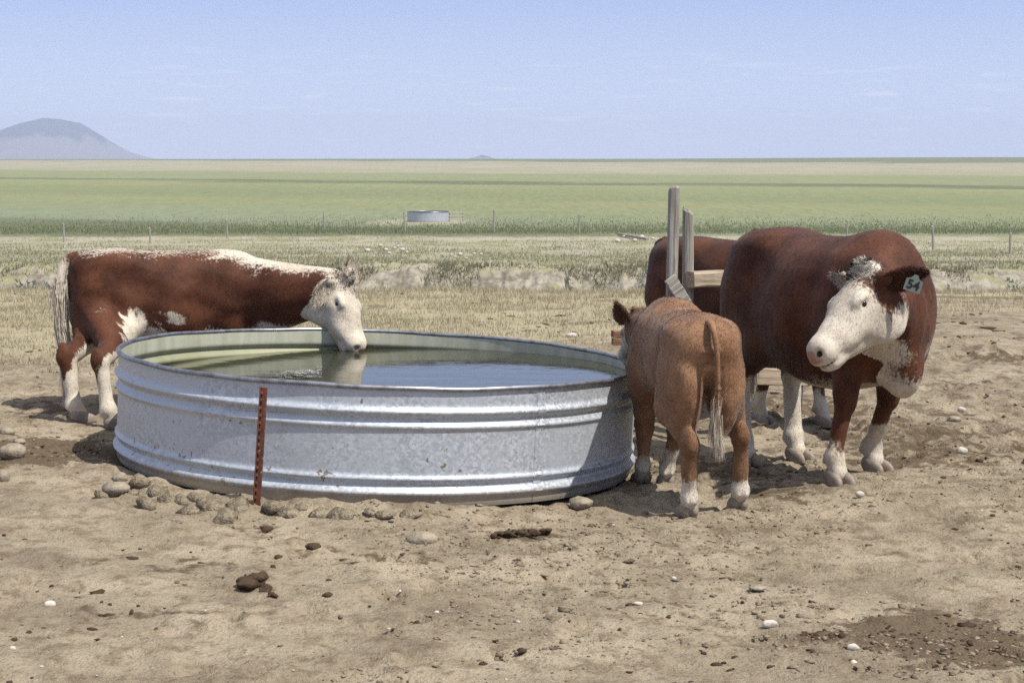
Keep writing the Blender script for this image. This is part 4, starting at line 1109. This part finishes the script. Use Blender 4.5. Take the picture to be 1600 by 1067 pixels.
    # curly forelock
    def poll_w(p):
        h_ = ((p - po) @ Hb) / hs
        return np.exp(-(((h_[:, 0] - .02) / .06) ** 2 + (h_[:, 1] / .06) ** 2 + ((h_[:, 2] - .06) / .045) ** 2)) + 1e-9
    at_f = dict(at_); at_f['white'] = np.maximum(at_['white'], .12 if 'calf' not in name else -1)
    fur_mesh('forelock', V, Q, N, at_f, .013 * hs, .0045, 2600, FUR[hide.name], root, lambda p: n3(p, 60, 4)[:, None] * Hb[:, 1] + Hb[:, 0] * .6, seed + 5, 1.0, poll_w)
    # hooves
    for i, h in enumerate(hz):
        k_ = s * legr
        o = mesh_obj('hoof', HOOF_V * np.array([1.08, 1.05, 1.0]) * k_, HOOF_F, m_hoof, root); o.location = h - np.array([0.0, 0, .004]); o.rotation_euler = (0, 0, (.12 if i % 2 else -.12))
    # eyes
    for sy in (-1, 1):
        bm = bmesh.new(); bmesh.ops.create_uvsphere(bm, u_segments=18, v_segments=12, radius=.0185 * hs); o = bm_obj('eye', bm, m_eye, root, True)
        o.location = hp(.180, .0955 * sy, -.030)
    # ears
    EV, EF, EI = ear_geo(.185 * hs, .068 * hs)
    ear_mats = {}
    for sy, (edir, eopen, ew) in zip((-1, 1), ears):
        Eb = basis(Rw @ np.asarray(edir, float), Rw @ np.asarray(eopen, float))
        b = hp(.02, .115 * sy, -.008)
        P_ = EV @ Eb.T + b
        z_ = np.zeros(len(P_)); at_e = dict(white=np.where(EI > .5, .02 if ew > -.5 else -.03, ew) + 0 * z_, pink=.12 * EI, dark=z_ + (.35 * EI if ew < 0 else 0), mud=z_, tint=z_ + .35)
        o = mesh_obj('ear', P_, EF, hide, root, True, at_e)
        r = np.random.default_rng(seed + 9 + sy); n_ = 3500; f = r.choice(len(P_), n_); o_ = P_[f] + r.normal(size=(n_, 3)) * .003
        dr = (Eb[:, 0] + r.normal(size=(n_, 3)) * .45); ln = r.uniform(.008, .024, n_) * hs
        sd = np.cross(dr, r.normal(size=(n_, 3))); sd /= np.linalg.norm(sd, axis=1)[:, None]; tp_ = o_ + dr * ln[:, None] ; 
        VV = np.stack([o_ - sd * .0011, o_ + sd * .0011, tp_], 1).reshape(-1, 3)
        tag(mesh_obj('ear_hair', VV, np.arange(3 * n_).reshape(-1, 3), hide, o, False, {k: np.repeat(v[f], 3) for k, v in at_e.items()}), kind='stuff')
    # tail
    tk = tail[3] if len(tail) > 3 else 1.0
    path = spline([A(*p) for p in tail[0]], 26); rad = tk * np.interp(np.linspace(0, 1, 26), [0, .15, .6, .85, 1], [.040, .032, .022, .018, .008]) * s
    TV, TF = tube(path, rad)
    tt = np.repeat(np.linspace(0, 1, 26), 12); wt = (tt - tail[1]) * .3; z_ = np.zeros(len(TV))
    at_t = dict(white=wt, pink=z_, dark=z_, mud=z_, tint=z_ + .45)
    to = mesh_obj('tail', TV, TF, hide, root, True, at_t)
    r = np.random.default_rng(seed + 30); n_ = 6000; t_ = r.random(n_) ** .75 * .98; ii = (t_ * 25).astype(int); b = path[ii] + r.normal(size=(n_, 3)) * rad[ii][:, None] * (.35 + .4 * sstep(t_, tail[2] - .1, tail[2] + .15))[:, None]
    d_ = path[np.minimum(ii + 1, 25)] - path[np.maximum(ii - 1, 0)]; d_ /= np.linalg.norm(d_, axis=1)[:, None]
    sw = sstep(t_, tail[2], tail[2] + .15); ln = (.012 + .20 * sw) * s * r.uniform(.6, 1.2, n_); spread = .10 - .035 * sw
    tip = b + (d_ + r.normal(size=(n_, 3)) * spread[:, None]) * ln[:, None] + np.array([0, 0, -.0]) ; tip[:, 2] = np.maximum(tip[:, 2], .03)
    sd = np.cross(d_, r.normal(size=(n_, 3))); sd = sd / np.linalg.norm(sd, axis=1)[:, None] * .0032
    VV = np.stack([b - sd, b + sd, tip], 1).reshape(-1, 3); z3 = np.zeros(3 * n_)
    tag(mesh_obj('tail_switch', VV, np.arange(3 * n_).reshape(-1, 3), hide, to, False, dict(white=np.repeat((t_ - tail[1]) * .3, 3), pink=z3, dark=z3, mud=z3, tint=np.repeat(np.clip(.5 + .25 * r.normal(size=n_), 0, 1), 3))), kind='stuff')
    return dict(root=root, hp=hp, Hb=Hb, hs=hs, s=s)

hide_white, nt = mat('white_lash'); finish(nt, (.55, .48, .40), .8)

def not_leg(info):
    d = info['d']; m = np.ones(len(info['V']), bool)
    for i in range(4): m &= d['leg%d' % i] > np.minimum(d['body'], d['neck']) + .0
    return m

def leg_white(info, limits):
    d = info['d']; V = info['V']; w = np.full(len(V), -.2)
    for i, lim in enumerate(limits):
        g = 'leg%d' % i; m = d[g] < np.minimum(d['body'], d['neck']) + .02
        w = np.where(m, lim - V[:, 2] + .05 * n3(V, 10, 14) + .10 * (lim > .3) * info['N'][:, 0], w)
    return w

for a_ in LATER: dung_pile(*a_)

# --- the cow drinking from behind the tank
def pat1(info, inhead):
    V, hl, d, N = info['V'], info['hl'], info['d'], info['N']; nz = n3(V, 7, 3)
    w = leg_white(info, [.55, .55, .60, .46])
    # splashed flank and belly
    belly = .60 - V[:, 2] + .06 * nz + .05 * n3(V, 17, 5); w = np.maximum(w, np.where((d['body'] < .03) & not_leg(info), belly, -.2))
    fl = .12 - np.hypot((V[:, 0] + .36) * 1.2, V[:, 2] - .68) + .05 * n3(V, 20, 8); w = np.maximum(w, np.where(V[:, 1] < .05, fl, -.2))
    fl = .03 - np.hypot((V[:, 0] + .08) * .5, V[:, 2] - .73) + .06 * n3(V, 22, 9); w = np.maximum(w, np.minimum(fl, .02))
    # white line along the back, broad on the crest
    onb = np.where(V[:, 0] < .25, .010 + .03 * sstep(V[:, 0], -.75, -.6), .06) 
    top = N[:, 2] - np.where(V[:, 0] < .22, .955, .955 - .28 * sstep(V[:, 0], .22, .5)) + .10 * nz
    w = np.maximum(w, np.where((V[:, 0] > -.74) & (V[:, 2] > .8), top * .12, -.2))
    w = np.maximum(w, np.where((d['neck'] < d['body']) & (V[:, 0] > .35), .66 - V[:, 2] + .03 * nz, -.2))
    face = np.where(inhead, .10 - np.maximum(0, .055 - hl[:, 0]) * 3 + .02 * nz, -.2)
    w = np.where(inhead, np.maximum(np.where(hl[:, 0] < .02, w, -.2), face), w)
    return w, 0 * nz
hr = on_ground(179, 669); hl_ = on_ground(126, 659)
nose1 = np.array([-.955, 11.29, WZ + .045]); poll1 = at(529, 437, 11.50)
th1 = math.radians(20); O1 = (-2.30, 11.55); h1 = np.array([math.cos(th1), math.sin(th1)])
f1 = [np.array(O1) + h1 * .40 + np.array([.06, -.14]), np.array(O1) + h1 * .34 + np.array([-.06, .16])]
cow1 = build_cow('drinking_cow', 'red brown cow with white back stripe drinking from the far side of the tank', O1, th1, .87, m_hide,
                 [f1[0], f1[1], hr[:2], hl_[:2]], poll1, nose1, (.90, -.42, .2), 1.06, pat1,
                 ([(-.72, 0, 1.20), (-.80, .0, 1.18), (-.86, -.02, 1.05), (-.87, -.04, .80), (-.845, -.06, .50), (-.84, -.07, .20)], .22, .40, 1.3),
                 ears=[((-.42, -.30, -.78), (.55, -.8, -.1), .02), ((.10, .35, .80), (.75, -.55, .1), -.03)], seed=11, slim=.92, neckr=1.22, brisket=1.0, dewlap=1.05, legr=1.14, withers=(.36, 1.00), torso=[(x, t - .045 * math.exp(-((x - .42) / .2) ** 2), b, w) for x, t, b, w in TORSO])

# --- the big cow looking to the left
def pat2(info, inhead):
    V, hl, d, N = info['V'], info['hl'], info['d'], info['N']; nz = n3(V, 9, 3)
    w = leg_white(info, [.20, .25, .40, .50])
    w = np.maximum(w, np.where((d['body'] < .03) & (V[:, 0] < .5) & not_leg(info), .515 - V[:, 2] + .025 * nz, -.2))
    # white dewlap and brisket
    dw = np.where((d['neck'] < d['body'] + .02) & (V[:, 0] > .42) & not_leg(info),   .13 * (-N[:, 2] - .22) + .16 * np.clip(.61 - V[:, 2], -1, .3) + .02 * nz, -.2)
    w = np.maximum(w, np.where(V[:, 2] < .78, dw, -.2))
    face = np.where(inhead, np.minimum((hl[:, 0] - (.085 + .30 * np.clip(np.abs(hl[:, 1]) - .03, 0, 1))) * .8, .2), -.2)
    jaw = np.where(inhead, np.minimum(-.165 - hl[:, 2], hl[:, 0] - .01), -.2)
    crown = np.where(inhead, .095 - np.hypot(hl[:, 0] - .01, hl[:, 1]) + .1 * np.minimum(0, hl[:, 2] - .03), -.2)
    w = np.where(inhead, np.maximum(np.maximum(face, jaw), crown) + .012 * nz, w)
    return w, 0 * nz
th2 = math.radians(-66); O2 = (1.86, 9.84)
fr = on_ground(1309, 757); fl2 = on_ground(1367, 737); h2 = np.array([math.cos(th2), math.sin(th2)]); l2 = np.array([-h2[1], h2[0]])
hl2 = np.array(O2) - h2 * .62 + l2 * .19; hr2 = np.array(O2) - h2 * .60 - l2 * .19
poll2 = at(1360, 431, 9.0); nose2 = at(1274, 521, 8.80)
cow2 = build_cow('standing_cow', 'large red brown cow with white face and numbered ear tag standing at right', O2, th2, 1.115, m_hide,
                 [fr[:2], fl2[:2], hr2, hl2], poll2, nose2, (-.72, -.20, .66), 1.16, pat2,
                 ([(-.74, 0, 1.22), (-.82, 0, 1.18), (-.86, .02, 1.0), (-.85, .03, .70), (-.84, .03, .45)], .7, .55),
                 ears=[((-.35, .85, .05), (-.6, -.5, -.4), -.05), ((.93, -.22, .10), (-.15, -.75, -.62), -.6)], seed=21, neckr=.96, slim=.97, brisket=.85)

# ear tag of the big cow
RW2 = np.array([[math.cos(th2), math.sin(th2), 0], [-math.sin(th2), math.cos(th2), 0], [0, 0, 1]])
E_b = basis(RW2 @ np.array([.93, -.22, .10]), RW2 @ np.array([-.15, -.75, -.62]))
tc_ = cow2['hp'](.02, .115, -.008) + E_b @ np.array([.150, 0, .03]) + np.array([0, 0, -.035])
R_ = cow2['root']; zt = Matrix.Rotation(-th2, 3, 'Z')
face_dir = zt @ Vector((-.25, -.95, .12)); up_d = zt @ Vector((.28, -.05, .95))
fd = np.array(face_dir.normalized()[:]); ud = np.array(up_d[:]); ud = ud - fd * (ud @ fd); ud /= np.linalg.norm(ud); rd = np.cross(ud, fd)
bm = bmesh.new(); TW, TH = .044, .036
pts = [(-TW, -TH), (TW, -TH), (TW, TH * .7), (TW * .45, TH), (TW * .22, TH * 1.5), (-TW * .22, TH * 1.5), (-TW * .45, TH), (-TW, TH * .7)]
vf = [bm.verts.new((a, b, .0015)) for a, b in pts]; vb = [bm.verts.new((a, b, -.0015)) for a, b in pts]
bm.faces.new(vf); bm.faces.new(vb[::-1])
for i in range(8): bm.faces.new((vf[i], vb[i], vb[(i + 1) % 8], vf[(i + 1) % 8]))
tg = bm_obj('ear_tag', bm, m_tagp, R_); tg['label'] = 'grey green plastic ear tag reading 54'
MT = np.stack([rd, ud, fd], 1); tg.matrix_local = Matrix.Translation(Vector(tc_ + fd * .035)) @ Matrix([list(r_) for r_ in MT]).to_4x4()
cu = bpy.data.curves.new('num', 'FONT'); cu.body = '54'; cu.size = .066; cu.align_x = 'CENTER'; cu.align_y = 'CENTER'; cu.extrude = .0006; cu.offset = .0016
tmp = bpy.data.objects.new('num', cu); COL.objects.link(tmp); bpy.context.view_layer.update()
me = bpy.data.meshes.new_from_object(tmp.evaluated_get(bpy.context.evaluated_depsgraph_get())); bpy.data.objects.remove(tmp)
me.materials.clear(); me.materials.append(m_ink); me.name = 'tag_number'
o = bpy.data.objects.new('tag_number', me); COL.objects.link(o); o.parent = tg; o.location = (0, -.002, .0026)

# --- the calf seen from behind
CALF = [(x, t * 1.0 + .03, b + .165 + .06 * math.exp(-((x + .4) / .25) ** 2), w * .80) for x, t, b, w in TORSO]
def pat3(info, inhead):
    V, hl, d, N = info['V'], info['hl'], info['d'], info['N']; nz = n3(V, 9, 3)
    w = leg_white(info, [.42, .20, .225, .235]); w = np.maximum(w, np.where((d['body'] < .03) & not_leg(info), .555 - V[:, 2] + .02 * nz, -.2))
    face = np.where(inhead, (hl[:, 0] - (.10 + .2 * np.clip(np.abs(hl[:, 1]) - .05, 0, 1))) + .01 * nz, -.2)
    return np.where(inhead, face, w), .10 * nz
ch = [on_ground(1003, 752), on_ground(1040, 752), on_ground(1153, 797), on_ground(1074, 809)]
hm_ = (ch[2][:2] + ch[3][:2]) / 2; fm_ = (ch[0][:2] + ch[1][:2]) / 2; th3 = math.atan2(fm_[1] - hm_[1], fm_[0] - hm_[0]); h3 = np.array([math.cos(th3), math.sin(th3)])
th3 -= .09; h3 = np.array([math.cos(th3), math.sin(th3)]); O3 = hm_ + h3 * .47 + np.array([-.055, 0])
poll3 = at(1003, 497, 9.62); nose3 = poll3 + np.array([-.10, .30, -.22])
calf = build_cow('calf', 'tan brown calf seen from behind with its head over the tank rim', tuple(O3), th3, .79, m_calf, [ch[1][:2], ch[0][:2], ch[2][:2], ch[3][:2]], poll3, nose3, (-.25, .45, .75), .74, pat3,
                 ([(-.70, 0, 1.25), (-.80, 0, 1.24), (-.845, -.02, 1.10), (-.85, -.03, .85), (-.845, -.02, .70), (-.835, -.03, .60)], .72, .6, .68),
                 torso=CALF, legr=1.10, neckr=.98, nblend=.16, withers=(.28, 1.10), ears=[((.6, -.3, .35), (.3, .8, .2), -.05), ((-.42, -.30, .62), (-.55, -.75, -.1), -.6)], seed=31, furlen=.014, furn=80000, brisket=.7, thigh=.82, vox=.0105)

# --- the cow behind the timber fence
def pat4(info, inhead):
    V, hl, d, N = info['V'], info['hl'], info['d'], info['N']; nz = n3(V, 9, 3)
    w = leg_white(info, [.22, .22, .3, .3]); w = np.maximum(w, np.where(d['body'] < .03, .48 - V[:, 2], -.2))
    return np.where(inhead, hl[:, 0] - .08, w), 0 * nz
th4 = math.radians(-46); fr4 = on_ground(1190, 657); fl4 = on_ground(1288, 663); h4 = np.array([math.cos(th4), math.sin(th4)]); l4 = np.array([-h4[1], h4[0]])
O4 = (fr4[:2] + fl4[:2]) / 2 - h4 * .45
cow4 = build_cow('resting_cow', 'dark red cow half hidden behind the timber fence and the big cow', tuple(O4), th4, 1.0, m_hide2,
                 [fr4[:2], fl4[:2], O4 - h4 * .6 - l4 * .18, O4 - h4 * .6 + l4 * .18], (O4[0] + .95, O4[1] - .75, 1.02), (O4[0] + .85, O4[1] - 1.15, .78), (-.1, -.6, .8), 1.0, pat4,
                 ([(-.74, 0, 1.22), (-.82, 0, 1.18), (-.86, .02, 1.0), (-.85, .03, .70), (-.84, .03, .45)], .8, .55),
                 ears=[((-.2, -.95, .1), (.8, .3, -.3), -.05), ((-.2, .95, .1), (.8, .3, -.3), -.05)], seed=41, hump=.05, vox=.014, furn=30000)

# ------------------------------------------------------------------ the hazy air
HZ0, HZ1 = -72.0, 215.0
bm = bmesh.new(); box(bm, 0, 4200, (HZ0 + HZ1) / 2, 15000, 11000, HZ1 - HZ0)
m_haze, nt = mat('hazy_air')
pv = nd(nt, 'ShaderNodeVolumePrincipled', {'Color': (.70, .79, 1.0), 'Density': 1.4e-4, 'Anisotropy': 0.0})
nd(nt, 'ShaderNodeOutputMaterial', {'Volume': pv.outputs[0]})
haze = bm_obj('haze', bm, m_haze); tag(haze, kind='stuff')
